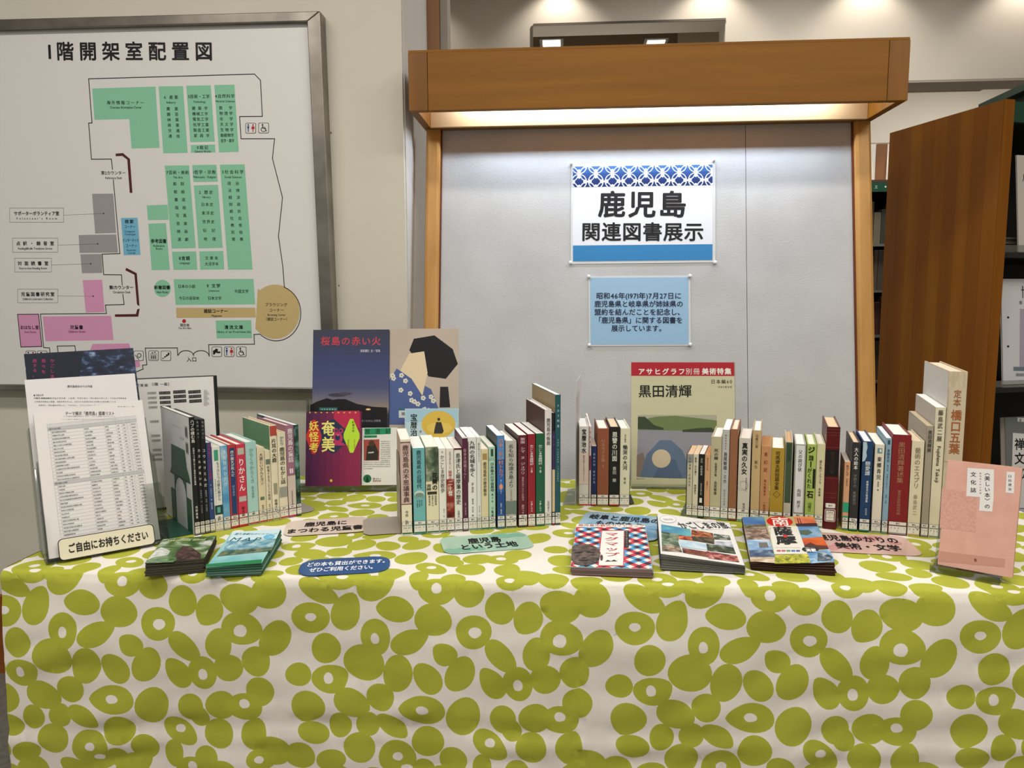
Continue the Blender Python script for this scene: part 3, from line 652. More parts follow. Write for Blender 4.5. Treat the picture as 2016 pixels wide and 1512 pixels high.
# ================================================================ BOOKS
class Row:
    def __init__(s, a, b, crop, group):
        s.P = at(*a, z=T); s.Q = at(*b, z=T); s.d = (s.Q-s.P).normalized(); s.rz = math.atan2(s.d.y, s.d.x)
        s.crop = crop; s.group = group; s.last = -9
    def along(s, px):
        """distance along the row whose picture column is px"""
        lo, hi = -.6, 1.2
        for _ in range(40):
            mid = (lo+hi)/2; v = s.P+s.d*mid-CAM
            if 1008+F_PX*v.dot(RT)/v.dot(FWD) < px: lo = mid
            else: hi = mid
        return mid
NAT = 'b9312c'
def book(row, xl, xr, yt, depth, col, label, texts=(), bands=(), hard=0, pages='e9e1cf', side=None, st='2f6a4c', rough=.5, call='219.7', lab=1, lean=0, roundness=.0012, extra=None, inset=None):
    ox, oy, sc = row.crop
    a = row.along(ox+xl/sc); b = row.along(ox+xr/sc)
    a = max(a, row.last+.0003); row.last = b
    t_ = b-a-.0004; o = row.P+row.d*((a+b)/2); o.z = T
    pz = lambda y: CAM_Z+ray(ox+(xl+xr)/2/sc, oy+y/sc).z*(o-CAM).dot(Vector((-row.d.y, row.d.x, 0)))/ray(ox+(xl+xr)/2/sc, oy+y/sc).dot(Vector((-row.d.y, row.d.x, 0)))-T
    hgt = pz(yt)
    t, inv = thing('book', label, 'book', o, row.rz, row.group)
    h2 = t_/2; bt = .0024 if hard else .0006; ch = .003 if hard else .0003
    bt = min(bt, t_*.25)
    cm = col if not isinstance(col, str) else mat(col, rough, 0, .4)
    m = MB()
    # cover: rounded spine and two boards, one U shaped profile
    n = 6; prof = []
    for i in range(n+1):
        u = -h2+t_*i/n; prof.append((u, (-1 if 1 else 1)*roundness*(1-(2*i/n-1)**2)))
    outer = [(-h2, depth)]+prof+[(h2, depth)]
    inner = [(h2-bt, depth), (h2-bt, bt+.0003), (-h2+bt, bt+.0003), (-h2+bt, depth)]
    k = len(outer)
    vs = [(x, y, 0) for x, y in outer+inner]+[(x, y, hgt) for x, y in outer+inner]
    # walls
    N_ = len(outer)+len(inner)
    fs = [(i, (i+1) % N_, N_+(i+1) % N_, N_+i) for i in range(N_)]
    # end caps: left board, spine, right board
    L0, L1 = k+3, k+2
    def cap(off, rev):
        q = [[0, 1, L1, L0], [1]+list(range(2, n+2))+[k+1, L1], [n+1, k-1, k, k+1]]
        for f in q: fs.append(tuple((off+i for i in (f[::-1] if rev else f))))
    cap(N_, False); cap(0, True)
    m.add(vs, fs, cm); 
    if side:
        m.add([(-h2-.0002, depth-.001, .001), (-h2-.0002, .002, .001), (-h2-.0002, .002, hgt-.001), (-h2-.0002, depth-.001, hgt-.001)], [(0, 1, 2, 3)], mat(side, .5))
    m.build('cover', t)
    m = MB(); m.box((-h2+bt+.0001, bt+.0006, ch), (h2-bt-.0001, depth-ch, hgt-ch), mat(pages, .9)); m.build('pages', t)
    Fs = Frame((0, -roundness, 0), (1, 0, 0), (0, 0, 1)); P = Print(Fs)
    cnt = 0
    Fl = Frame((0, -roundness-.0001, 0), (1, 0, 0), (0, 0, 1))
    for bnd in bands:
        y0, y1, c_ = bnd[:3]; x0, x1 = (bnd[3] if len(bnd) > 3 else (0.03, .97)); lay = bnd[4] if len(bnd) > 4 else 0
        P.rect(-h2+t_*x0, pz(y0), -h2+t_*x1, pz(y1), c_, lay); cnt += 1
    for tx in texts:
        s_, y0, y1, c_, wf = tx[:5]; bo = tx[5] if len(tx) > 5 else .012; xo = tx[6] if len(tx) > 6 else 0
        P.vtext(s_, xo*t_, pz(y0), pz(y1), wf*t_, c_, bo, hs=1.25); cnt += 1
    if extra: extra(P, h2, t_, pz)
    if cnt: P.build('spine_lettering', t)
    if lab:
        P = Print(Fl); w = h2*.93; wt = 'ddd9cf'
        P.rect(-w, .0205, w, .0275, wt, 1); P.frame(-w, .0205, w, .0275, .00035, '26282a', 2); P.h('展示', -min(w*.6, .0035), min(w*.6, .0035), .024, '1d1d1f', .0038, .02)
        P.rect(-w, .002, w, .019, wt, 1); P.rect(-w, .002, w, .005, st, 2); P.line([(-w, .0187), (w, .0187)], .0005, st, 2)
        P.h(call, -w*.8, w*.8, .0145, '3a3a38', min(.005, w*.8), .0); P.h('カ' if hard else 'ク', -.002, .002, .0085, '4a4a48', .0035)
        if lab == 2:
            cx = w-.0035; P.ell(cx, .0035+.016, .0032, .0032, 'e8e5dc', 4, 14); P.ring(cx, .0195, .0032, .0007, '1c1c1c', 5, 14); P.ell(cx, .0195, .0011, .0011, '1c1c1c', 5, 8)
        o2 = P.build('call_label', t); o2['label'] = 'white library sticker with a coloured edge'
    return t
# ---- left row, angled away from the camera
RA = Row((384, 1054.5), (594, 1014), (330, 780, 5.4), 'books in the left row of children\'s books')
def side_print(t, h2, depth, hgt):
    F = Frame((-h2-.0004, depth, 0), (0, -1, 0), (0, 0, 1)); P = Print(F); d = depth
    for z in (hgt-.045, hgt-.078):
        P.rect(d-.03, z, d-.014, z+.024, '9a9a94', 0)
        for k in range(6): P.rect(d-.0285+k*.0024, z+.003, d-.0273+k*.0024, z+.021, '3a3a3a', 1)
    P.h('かつて島はハブの国', d-.12, d-.06, hgt-.03, '8a8a8a', .004); P.h('いのちの森', d-.07, d-.04, hgt-.05, '4a4a4a', .005)
    o = P.build('back_cover_print', t); return o
W_, K_ = 'e9e6de', '15161a'
G_ = NAT
A1 = book(RA, 292, 349, 215, .205, '17181b', 'tall thin black-spined book with white back cover beside the green bookend', [('ハブの棲む島', 240, 490, W_, .75), ('伝説のハブ捕り名人と奄美の森の物語', 540, 940, W_, .36), ('西野嘉憲', 1160, 1300, W_, .45)], side='cfd0d0', st='8b8b87', call='487', pages='dcdad2')
_c = [c for c in A1.children if c.name.startswith('cover')][0]; side_print(A1, max(abs(v.co.x) for v in _c.data.vertices), .205, max(v.co.z for v in _c.data.vertices))
book(RA, 352, 399, 240, .20, '17181b', 'tall thin black book, second from the green bookend in the left row', [('奄美の森で', 250, 450, '8e8f92', .5), ('カエルがないた', 540, 960, W_, .62, .03), ('松橋利光 文 木元侑菜', 990, 1240, 'a9a9a9', .34)], st='8b8b87', call='487', pages='45484a')
book(RA, 402, 453, 240, .20, '1b1c1f', 'tall thin black book beside the dark blue thin paperback in the left row', [('奄美の空に', 250, 450, '8e8f92', .5), ('コウモリとんだ', 540, 970, W_, .62, .03), ('松橋利光 写真 木元侑菜', 990, 1220, 'a9a9a9', .34)], st='6b6b6a', call='489', pages='45484a')
book(RA, 456, 508, 487, .145, '2d4478', 'thin dark blue book with red title after three tall black ones', [('屋久島のふしぎな物語', 500, 880, 'b5344a', .6), ('文 小川みつこ 絵 森田友貴', 930, 1200, 'c6cbd8', .34)], st='a9a06a', call='913', pages='e5e5e2')
book(RA, 511, 597, 530, .15, 'e3e1da', 'white book with green block at the top of its spine in the left row', [('もうひとつの屋久島から', 690, 1110, '3a4742', .42, .01, .12), ('世界遺産の森が伝えたいこと', 870, 1140, '55605b', .18, 0, -.28), ('武', 1270, 1310, K_, .36)], [(565, 680, '3a9a7a', (.22, .72)), (1155, 1255, '21453f', (.02, .98)), (1175, 1235, '5ea59a', (.3, .7), 1)], st='c9b3a7', call='651')
book(RA, 600, 673, 520, .15, noisy('sea_cover', [(.3, '3d82b4'), (.5, '6ba9cf'), (.7, 'b9d4dc')], scale=22, rough=.45), 'sea-blue and white book left of the navy-red one, left row', [('夜光貝のひかり', 560, 960, 'dfeaf0', .55)], st='cdb0a4', call='913', pages='e8e6dd')
book(RA, 676, 759, 510, .15, 'b23a3c', 'red-edged book with navy panel and white title in the left row', [('西の魔女が死んだ', 570, 850, W_, .45), ('梨木香歩', 940, 1060, '8aa0c0', .35)], [(545, 1250, '22406e', (.2, .85))], st=G_, call='F913', lab=2, hard=1, pages='ece3d2')
book(RA, 762, 858, 505, .15, 'cb3750', 'crimson book with large white hiragana title in the left row', [('りかさん', 650, 1010, 'efe6e2', .72, .02), ('梨木香', 1170, 1270, K_, .35, .02)], [(545, 615, 'b9b6a4', (.15, .85)), (1060, 1115, 'b8b4b0', (.1, .9))], hard=1, st=G_, call='J913', pages='f0eadf')
book(RA, 861, 975, 480, .15, 'a5cdc8', 'thick pale mint book with thin grey title in the left row', [('からくりからくさ', 545, 920, '5f8580', .42, .0), ('梨木香歩', 950, 1080, '6b8d88', .26), ('新潮社', 1215, 1265, '55706c', .16)], hard=1, st=G_, call='F913', pages='ece8df')
book(RA, 979, 1058, 540, .135, 'dccfae', 'cream paperback with black title and a little heron drawing, left row', [('大造じいさんとガン', 600, 940, K_, .52, .012), ('椋鳩十', 1150, 1220, K_, .25)], [(1065, 1100, '5b7a5e', (.2, .75))], st=G_, call='J913', lab=2, pages='e0d3bb')
book(RA, 1061, 1118, 575, .135, 'ddd2b4', 'narrow cream paperback with green picture at the top, left row', [('椋鳩十まるごとシカ物語', 735, 1100, '3b4034', .5, .01), ('椋鳩十', 1140, 1200, K_, .25)], [(665, 720, '68796a', (.1, .9))], st='a9542f', call='J913', pages='e0d3bb')
book(RA, 1121, 1194, 305, .16, 'e2d9bd', 'tall cream book with red top band and green painted cover, left row', [('片耳の大鹿', 445, 700, '0f0f10', .72, .03), ('椋鳩十', 1090, 1190, '0f0f10', .42, .03)], [(310, 415, 'b04a3f', (.02, .98)), (920, 1040, '9a9678', (.25, .8))], side='5d8a68', st='8c8450', call='913', lab=2, pages='cbb89a', hard=1)
book(RA, 1197, 1286, 380, .155, 'e0d8bc', 'cream folk tale book with large black title and grey drawing, left row', [('鹿児島の', 535, 730, '0f0f10', .62, .03), ('むかし話', 740, 930, '0f0f10', .6, .03), ('かたり', 420, 520, '2f6a86', .5, .03)], [(960, 1070, '95988e', (.05, .95))], st=G_, call='388', pages='dccba6', hard=1)
book(RA, 1289, 1372, 305, .16, '9b6c80', 'mauve book with white title and small butterfly emblem in the left row', [('鹿児島の童話', 335, 700, 'ede4e4', .68, .012), ('日本児童文学者協会編', 1000, 1150, '544a4a', .22)], [(840, 1165, 'cbbdb2', (0.0, 1.0)), (765, 815, 'e5d8dc', (.3, .48)), (765, 815, 'e5d8dc', (.55, .73))], st=G_, call='J388', pages='efe7da', hard=1)
book(RA, 1374, 1424, 300, .215, noisy('forest_cover', [(.35, '17241f'), (.5, '2b4a40'), (.62, '6f9a92')], scale=30, rough=.35), 'dark green photo book at the right end of the left row', [('神秘の森 屋久島', 560, 850, '4f8f6a', .5, .01), ('山下大明', 900, 1020, '6f8a6a', .38)], st='5b5b58', call='748', pages='dbe4e2')
# ---- middle row
RB = Row((791.5, 1053.5), (1103.6, 1033), (780, 780, 5.4), 'books in the middle row on local history')
GS = '2f6b52'
def bound(P, h2, t_, pz): P.ell(0, pz(1040), t_*.42, .008, 'c9d2c4', 2, 20); P.ell(0, pz(1050), t_*.36, .005, '6f8f86', 3, 20)
book(RB, 62, 172, 460, .135, 'cdb2a8', 'pink-beige book with dark title between two maroon lines, left end of middle row', [('鹿児島県の不思議事典', 515, 1130, '33171c', .62, .016), ('今吉 弘', 1215, 1345, K_, .34, .02)], [(460, 484, 'e4dcc4', (0, 1)), (484, 492, '4b2230', (0, 1)), (1144, 1152, '4b2230', (0, 1)), (1152, 1475, 'e2dac2', (0, 1))], st=GS, call='291.97', pages='efe8da')
book(RB, 190, 318, 550, .135, '6fb0b4', 'teal blue book with dark title and a small island oval, middle row', [('鹿児島県の近現代', 570, 980, '15313a', .42, .01), ('原口泉', 1100, 1165, '15313a', .13, 0, .18), ('宮下満郎', 1100, 1175, '15313a', .13, 0, 0), ('向山勝貞', 1100, 1180, '15313a', .13, 0, -.18)], st=GS, call='219.7', pages='f0ece2', extra=bound)
GPH = noisy('grey_green_photo', [(.35, '3b4a3a'), (.5, '64725a'), (.65, 'a9ae98')], scale=45, rough=.5)
book(RB, 325, 459, 535, .135, 'e0d8b8', 'thick cream book with grey-green photo on its upper spine, middle row', [('花美の', 810, 1000, '111111', .45, .03, .2), ('雪跡', 930, 1000, '111111', .4, .03, -.28), ('無血革命', 1050, 1160, '2a2a24', .17, .01, -.25), ('若者たちの', 1050, 1170, '2a2a24', .17, .01, 0), ('祖国復帰', 1050, 1160, '2a2a24', .17, .01, .25)], [(540, 900, GPH, (.0, 1.0)), (1012, 1042, '3b342c', (.1, .85))], st=GS, call='219.7', lab=2, pages='efe9dc')
book(RB, 462, 539, 555, .13, 'e4e1d8', 'white paperback with thin dark title right of the photo-spined book, middle row', [('かごしま歴史散歩', 620, 1025, '2a2a2c', .62, .005), ('増補版', 583, 600, '2a2a2c', .2, .02), ('原口 泉', 1195, 1285, K_, .2, .01, .15)], st=GS, call='219.7', pages='f2eee5')
RPH = noisy('red_photo', [(.35, '3a1513'), (.5, '8c2a22'), (.68, 'c79a86')], scale=40, rough=.5)
book(RB, 542, 621, 555, .13, 'e3ddd2', 'white paperback whose lower spine is a dark red picture, middle row', [('近代日本を拓いた', 585, 770, '4a3a38', .3, 0), ('薩摩の', 785, 890, 'a5312b', .48, .02), ('二十傑', 890, 1060, 'efe8e0', .6, .03)], [(880, 1290, RPH, (0, 1))], st='3a3a3a', call='281', pages='eee8dc')
book(RB, 625, 707, 550, .13, 'e2e0d6', 'white book with maroon top edge and heavy black title, middle row', [('島津氏と薩摩藩の歴史', 600, 1150, '101012', .66, .02), ('五味文', 1210, 1290, '101012', .35, .01)], [(550, 568, '5a1f2b', (0, 1))], st='53655c', call='219.7', pages='f0eade')
book(RB, 712, 767, 445, .125, '54253a', 'narrow maroon book with pink italic title, middle row', [('街歩き西郷どん！', 555, 880, 'c79aa8', .6, .01), ('監修 東川隆太郎', 1130, 1260, 'bfa2aa', .3)], [(430, 446, 'e8e6e2', (0, 1))], st='6b6b66', call='291', pages='e9e6e2')
book(RB, 770, 861, 435, .128, 'e2e1dc', 'white guide book with bold black castle title and small maroon square, middle row', [('九州の名城を歩く', 470, 855, '0f0f10', .66, .03), ('宮崎・鹿児島編', 915, 1020, '7a2438', .26, .03), ('岡寺良 中山圭 編', 1085, 1275, '222222', .22, .02)], [(480, 910, '5a2d3c', (.0, .08))], st='5d8f78', call='210.0', pages='f1efe9')
book(RB, 863, 908, 435, .128, 'd9dad6', 'very thin white guide book right of the castle book, middle row', [('屋久島ジオガイド', 495, 700, '44504c', .45, .01), ('大木公彦 他', 1160, 1270, '333333', .3)], st='5d8f78', call='455', pages='efefec')
RB.crop = (940, 730, 4.583)
book(RB, 38, 103, 705, .13, 'd9cba2', 'tan paperback with a small brown sketch above bold black title, middle row', [('鹿児島県の歴史散歩', 820, 1130, '17150f', .5, .02)], [(745, 800, 'a58a52', (.2, .8))], st=GS, call='291.9', pages='efe8d6')
book(RB, 107, 164, 685, .13, 'a9cdb8', 'mint green thin paperback with black title, middle row', [('日本最大の宇宙基地', 825, 1090, '12201a', .62, .015), ('種子島', 1100, 1190, '12201a', .3, .01), ('十亀英', 1220, 1320, '12201a', .42, .01)], [(780, 805, '8fb5a2', (0, 1)), (705, 770, '2e4a3c', (.3, .7))], st=GS, call='538.9', lab=2, pages='ece9dc')
def heart(P, h2, t_, pz): P.ell(0, pz(1045), t_*.28, .006, 'd9875a', 2, 14)
def sky_(P, h2, t_, pz): pass
book(RB, 180, 247, 585, .135, '2f62a4', 'deep blue paperback with orange title and heart-shaped orange mark, middle row', [('日本一長い村トカラ', 610, 960, 'd98a5a', .68, .02), ('輝ける海道の島々', 980, 1110, 'c8d2e0', .2), ('長嶋俊介 福澄孝博', 1190, 1290, 'd4dbe4', .22)], [(590, 800, '4f86bd', (.0, 1)), (1090, 1290, '234a86', (.0, 1))], st='47708c', call='291.9', side='3c4644', pages='f2f0ea', extra=heart)
book(RB, 255, 353, 630, .14, 'b9b7ae', 'thick grey book with white band and slate base, middle row', [('名も知らぬ遠き島より', 660, 1055, '3a3a38', .5, .008), ('日高恒太朗', 1065, 1170, 'a98a80', .22)], [(1175, 1290, '6c7a72', (0, 1)), (640, 1170, 'b4b3a9', (.0, 1))], st='3f5f55', call='291.97', lab=2, hard=1, pages='ece9e0', roundness=.002)
def latt(P, h2, t_, pz):
    for i in range(30):
        for x in (-.40, .40):
            y = pz(640+i*21); P.line([((x-.07)*t_, y-.0016), ((x+.07)*t_, y+.0016)], .0005, '6e3c44', 1); P.line([((x-.07)*t_, y+.0016), ((x+.07)*t_, y-.0016)], .0005, '6e3c44', 1)
book(RB, 370, 449, 580, .15, '5c1a26', 'dark red book with woven diamond pattern edges and pink title, middle row', [('新版 シマ ヌ ジュウリ', 600, 935, 'e2c6cc', .55, .012), ('奄美の食べものと料理法', 955, 1170, 'd2a9b0', .25), ('藤井つゆ', 1205, 1290, 'd2a9b0', .3)], st='49564f', call='383.8', lab=2, pages='f0ece4', side='544844', extra=latt)
book(RB, 455, 522, 570, .15, '8e1f2b', 'bright red book with white handwritten title, beside its green twin in the middle row', [('かごしま食歳時記', 665, 850, 'e8dede', .5, .02), ('上巻', 865, 920, 'e8dede', .3), ('千葉しのぶ', 1175, 1270, 'e8dede', .28, .01)], st='b6a3a0', call='596', pages='f2efe9')
book(RB, 528, 604, 565, .15, '1f5a3c', 'green book with white handwritten title, beside its red twin in the middle row', [('かごしま食歳時記', 665, 845, 'e0e8e2', .46, .02), ('下巻', 865, 920, 'e0e8e2', .28), ('千葉しのぶ', 1170, 1265, 'e0e8e2', .26, .01)], st='4a7a64', call='596', pages='f2efe9')
book(RB, 608, 668, 350, .18, 'dcdad5', 'tall white book with dark brown side cover and black title about masks, middle row', [('鹿児島の仮面', 425, 670, '151515', .62, .02), ('出村卓三', 1170, 1270, '2a2a2a', .36, .01)], side='4a2c26', st='5d8f78', call='386', pages='f4f2ee', hard=1)
book(RB, 672, 697, 378, .14, '1c1a24', 'very thin black and purple book squeezed beside the teal one, middle row', [('島唄', 560, 700, '6c5a90', .6)], [(545, 890, '3b2f55', (0, 1)), (890, 1270, 'cbb692', (.0, 1))], st='a8322c', call='767', pages='e8e4da')
TL_ = book(RB, 700, 748, 215, .215, '1f5258', 'tallest book of the middle row, thin teal spine and tan board side', [('トカラ列島', 290, 520, 'c7d4d2', .45, .02), ('THE TOKARA ISLANDS', 615, 1000, 'a9c0bf', .42, .0)], side='a38d6a', st='4c4c4a', call='291.9', lab=2, pages='f1efea')
# ---- four novels and two thin books behind the blue sign
RC = Row((1139.5, 996), (1239, 997), (1120, 700, 4.878), 'books in the short row behind the blue sign')
RS = 'b5352f'
book(RC, 95, 187, 680, .14, 'd5cfc4', 'white book with black brush title on a pinkish spine, left end of short row', [('宝暦治水', 700, 940, '111111', .5, .02), ('歴史を動かした治水プロジェクト', 955, 1210, '4a4542', .16)], [(930, 1235, 'd9c2b2', (0, 1))], st=RS, call='289.3', pages='eceae4', hard=1)
book(RC, 190, 211, 680, .20, 'c9b3ab', 'thin pinkish booklet with tall leaning cover in the short row', [('薩摩義士', 710, 900, '7a3a34', .7)], [(960, 1100, '6d1f2c', (0.1, .9))], st=RS, call='289', pages='eae2dc', lab=1)
book(RC, 214, 264, 870, .105, '1c2650', 'small navy pocket book with pale title in the short row', [('孤愁の岸 歴史小説', 930, 1230, 'a9b0c8', .4)], st=RS, call='913', pages='e0cdb8')
book(RC, 269, 379, 700, .14, '8b4f31', 'chestnut brown hardback with faint copper title, short row', [('杉本苑子全集', 800, 1020, 'b98a68', .38, .005), ('１', 1040, 1080, 'c79a74', .25)], hard=1, st='8a7f6a', call='918.6', pages='ece6da')
book(RC, 384, 482, 685, .14, '17160f', 'black hardback with large pale title, short row', [('恩讐の川面', 730, 1015, 'dcdccb', .55, .012), ('豊田 穣', 1065, 1215, 'cfcfbd', .4, .006)], hard=1, st=RS, call='913', pages='e2c8a6')
book(RC, 487, 579, 700, .14, 'd6d1b4', 'cream hardback with bold black title at the right end of the short row', [('完全復刻', 755, 835, '3a3a34', .2, .01), ('慟哭の大河', 855, 1100, '121212', .5, .03), ('菅田', 1165, 1235, '121212', .25, .02)], hard=1, st='8a8a80', call='916', pages='e3e4da')
# ---- right row
RD = Row((1350.5, 1017), (1847, 1060), (1340, 780, 5.4), 'books in the right row on art and literature')
def dia(P, h2, t_, pz):
    y = pz(1042); r = t_*.27; P.line([(-r, y), (0, y+r), (r, y), (0, y-r), (-r, y)], .0006, '241f0c', 2)
book(RD, 58, 116, 615, .105, 'bcb69c', 'small grey-topped pocket book at the left end of the right row', [('石田波郷・杉田久女', 640, 960, '2e2c26', .4, .005)], [(615, 700, '8d8c86', (0, 1))], st='3d5a4a', call='F913', pages='d8b48c')
book(RD, 119, 177, 615, .105, 'cdc6ab', 'small cream pocket book, second in the right row', [('桜島・日の果て', 645, 845, '1c1a16', .42, .02), ('梅崎春生', 935, 1040, '1c1a16', .38, .02)], st='3d5a4a', call='F913', pages='dec09a')
book(RD, 180, 240, 615, .105, '121212', 'small black pocket book in the right row', [('史伝 西郷隆盛', 655, 840, 'b9b6aa', .4, .01), ('海音寺潮五郎', 920, 1050, 'b9b6aa', .3)], [(1080, 1130, 'd9d6cc', (.25, .7))], st='3d5a4a', call='913', pages='efe8dc')
book(RD, 243, 302, 620, .105, 'c89b72', 'small orange-tan pocket book in the right row', [('海辺の生と死', 650, 790, '7a3f22', .35), ('島尾ミホ', 900, 990, '7a3f22', .3)], st='3d5a4a', call='914', lab=2, pages='c98f5e')
book(RD, 304, 417, 430, .14, 'b5ad8b', 'khaki hardback with black title and pinkish side, right row', [('死の棘', 555, 675, '15140f', .4, .02), ('短篇連作集', 705, 850, '15140f', .22, .02), ('島尾敏雄', 900, 1045, '15140f', .28, .015)], hard=1, side='b58f88', st='4f7d5f', call='F913', pages='efe9df')
book(RD, 420, 497, 355, .15, 'b4b2ac', 'tall light grey book with spaced dark title, right row', [('島尾敏雄・ミホ', 590, 925, '2c2c30', .52, .012), ('検証島尾文学', 400, 570, '3c3c40', .2), ('共立する文学', 985, 1160, '3c3c40', .26)], st='4f7d5f', call='910.2', pages='f0eeea')
book(RD, 501, 585, 350, .15, '916040', 'plain brown-spined tall hardback with pink board edges, right row', (), [(380, 1190, '8d5e3e', (.1, .9))], hard=1, side='b58f88', st='6b3a24', call='910.2', pages='efdcc4')
def rings(P, h2, t_, pz): P.ring(-.1*t_, pz(950), t_*.42, .0004, '8f8c80', 1, 26); P.ring(.05*t_, pz(945), t_*.36, .0004, '8f8c80', 1, 26)
book(RD, 596, 723, 445, .145, 'c6c1b0', 'thick pale grey hardback with bold black title and faint circles, right row', [('真実の久女', 490, 830, '131313', .5, .02), ('悲劇の天才俳人', 860, 1010, '33332f', .14, 0, .2), ('坂本宮', 1130, 1225, '33332f', .24, 0, .05)], hard=1, st='4f8f6b', call='911.3', pages='efe6da', extra=rings)
book(RD, 736, 828, 362, .15, 'bda273', 'tan book with three-character author name above a short title, right row', [('山尾三省', 395, 550, '241c12', .34, .01), ('祈り', 675, 775, '241c12', .4, .015)], st='8a7a50', call='911', lab=2, hard=1, pages='f3f1ec')
book(RD, 832, 932, 530, .13, 'b98758', 'orange-brown slipcased book with widely spaced red-brown title, right row', [('青幻記', 575, 820, '6d2f14', .4, .015), ('海の聖童女', 880, 1055, '6d2f14', .28, .01), ('一色次郎', 1115, 1235, '6d2f14', .3, .01)], st='4f7d5f', call='913', pages='b98758')
book(RD, 937, 1079, 550, .145, 'a8892c', 'olive gold hardback with long black title above a diamond, right row', [('司馬遼太郎短篇全集', 580, 995, '1d180a', .36, .015), ('十二', 1030, 1052, '1d180a', .12, 0)], st='7a6a30', call='913', pages='f2efe6', extra=dia, hard=1)
book(RD, 1084, 1163, 485, .15, 'b7b09a', 'worn book with dark green spine panel, right row', [('台湾歌壇', 500, 690, '2c4630', .6, .02)], [(490, 1130, '3d5038', (.08, .92))], hard=1, st='8a8a80', call='928.6', pages='cda77c')
RD.crop = (1530, 790, 5.213)
def wp(P, h2, t_, pz): pass
book(RD, 151, 268, 440, .145, '9a988c', 'grey hardback with white spine panel and red ribbon, right row', [('父の詫び状', 495, 720, '1b1b1b', .36, .015), ('向田 邦子', 895, 1095, '1b1b1b', .34, .01)], [(450, 1140, 'd4d4d2', (.12, .88))], hard=1, st='8a8a80', call='914', pages='ece8dc')
book(RD, 275, 373, 440, .14, '9db558', 'lime green book with huge black title, right row', [('ジョー', 460, 680, '0f120a', .78, .03, -.05), ('がくれた', 680, 895, '0f120a', .5, .03, -.15), ('石', 905, 1000, '0f120a', .72, .03), ('山尾三', 1030, 1130, '0f120a', .38, .02)], [(690, 890, '14180c', (.70, .96))], st='4f7d5f', call='914', pages='efe9d9', hard=1)
book(RD, 376, 462, 437, .14, 'cbc59e', 'pale straw book with handwritten title beside the thick maroon volume, right row', [('屋久島ジュウソウ', 600, 850, '2a2a22', .34, .01), ('森絵都', 885, 975, '2a2a22', .28, .02)], st='4f7d5f', call='915', pages='ece7d8', hard=1)
LEA = noisy('maroon_leather', [(.3, '4a0f14'), (.7, '5e161b')], scale=30, rough=.35)
def bind(P, h2, t_, pz):
    for y in (285, 318, 345, 470, 785, 940, 985): P.line([(-h2*.97, pz(y)), (h2*.97, pz(y))], .0006, '7a4a30', 1)
    P.rrect(-h2*.74, pz(1092), h2*.74, pz(1042), .002, 'cfc6bd', 2); P.rrect(-h2*.62, pz(1086), h2*.62, pz(1050), .001, 'e0dcd2', 3); P.h('展示', -.004, .004, pz(1068), '1d1d1f', .004, .02, 4)
    P.rrect(-h2*.80, pz(1232), h2*.80, pz(1102), .003, 'cfc0ba', 2); P.rrect(-h2*.70, pz(1226), h2*.70, pz(1110), .002, '3a1518', 3); P.rect(-h2*.60, pz(1220), h2*.60, pz(1118), 'ddd6c4', 4)
    for y in (1152, 1188): P.line([(-h2*.6, pz(y)), (h2*.6, pz(y))], .0004, '4a4440', 5)
    P.h('388', -.005, .005, pz(1135), '2a2a2a', .005, 0, 5); P.h('シ', -.002, .002, pz(1170), '2a2a2a', .004, 0, 5); P.h('1', -.001, .001, pz(1205), '2a2a2a', .004, 0, 5)
book(RD, 466, 604, 262, .155, LEA, 'thick maroon leather volume with black title panel in the right row', [('敷島之山脈', 510, 740, '3a2c1c', .38, .015)], [(495, 765, '0d0a0b', (.03, .97))], hard=1, st='5a1418', call='388', pages='e2c49e', lab=0, extra=bind, roundness=.002)
RD.last += .005
book(RD, 662, 722, 620, .105, 'c99a74', 'small peach paperback with green lower band, right of the maroon volume', [('色ざんげ', 650, 765, '5a2c18', .5, .012), ('宇野千代', 790, 870, '5a2c18', .32)], [(1035, 1135, '2a9a74', (0, 1)), (1175, 1225, '2a9a74', (0, 1))], st='2c7a5a', call='F913', pages='e0d8c8')
book(RD, 730, 818, 420, .14, '2b2b2c', 'black slipcased book with white vertical title and grey figure, right row', [('大人の絵本', 470, 700, 'e6e6e0', .5, .02), ('宇野千代 東郷青児', 745, 1060, '7a7a76', .42, .01)], st='2c7a5a', call='913', lab=2, hard=1, pages='dfc3a0', side='7f7f7c')
def swoosh(P, h2, t_, pz):
    P.poly([(-h2*.98, pz(415)), (-h2*.3, pz(415)), (-h2*.1, pz(470)), (-h2*.3, pz(520)), (-h2*.15, pz(560)), (-h2*.5, pz(610)), (-h2*.98, pz(620))], 'a9bfc8', 1)
book(RD, 836, 944, 410, .145, '163a60', 'navy blue hardback with pale blue wave and white title, right row', [('戀愛譚', 610, 760, 'd6dde2', .5, .02, .05), ('東郷青児文筆選集', 810, 1035, 'd6dde2', .24, .015, .1), ('野崎泉編', 1095, 1165, 'b5c2cc', .2, 0, .1)], hard=1, st='2c7a5a', call='914', pages='f3f1ec', extra=swoosh)
def pic(P, h2, t_, pz):
    P.rect(-t_*.26, pz(478), t_*.26, pz(530), '5f8a98', 1); P.ell(t_*.08, pz(503), t_*.12, .0035, 'd8d6cc', 2, 12)
book(RD, 962, 1058, 440, .14, 'd9d3c0', 'cream book with small blue portrait square over black brush title, right row', [('東郷青児', 560, 805, '101010', .5, .03), ('野崎泉 編', 820, 915, '101010', .18, .02)], st='6a8a6a', call='723.1', lab=2, pages='ece5d6', extra=pic)
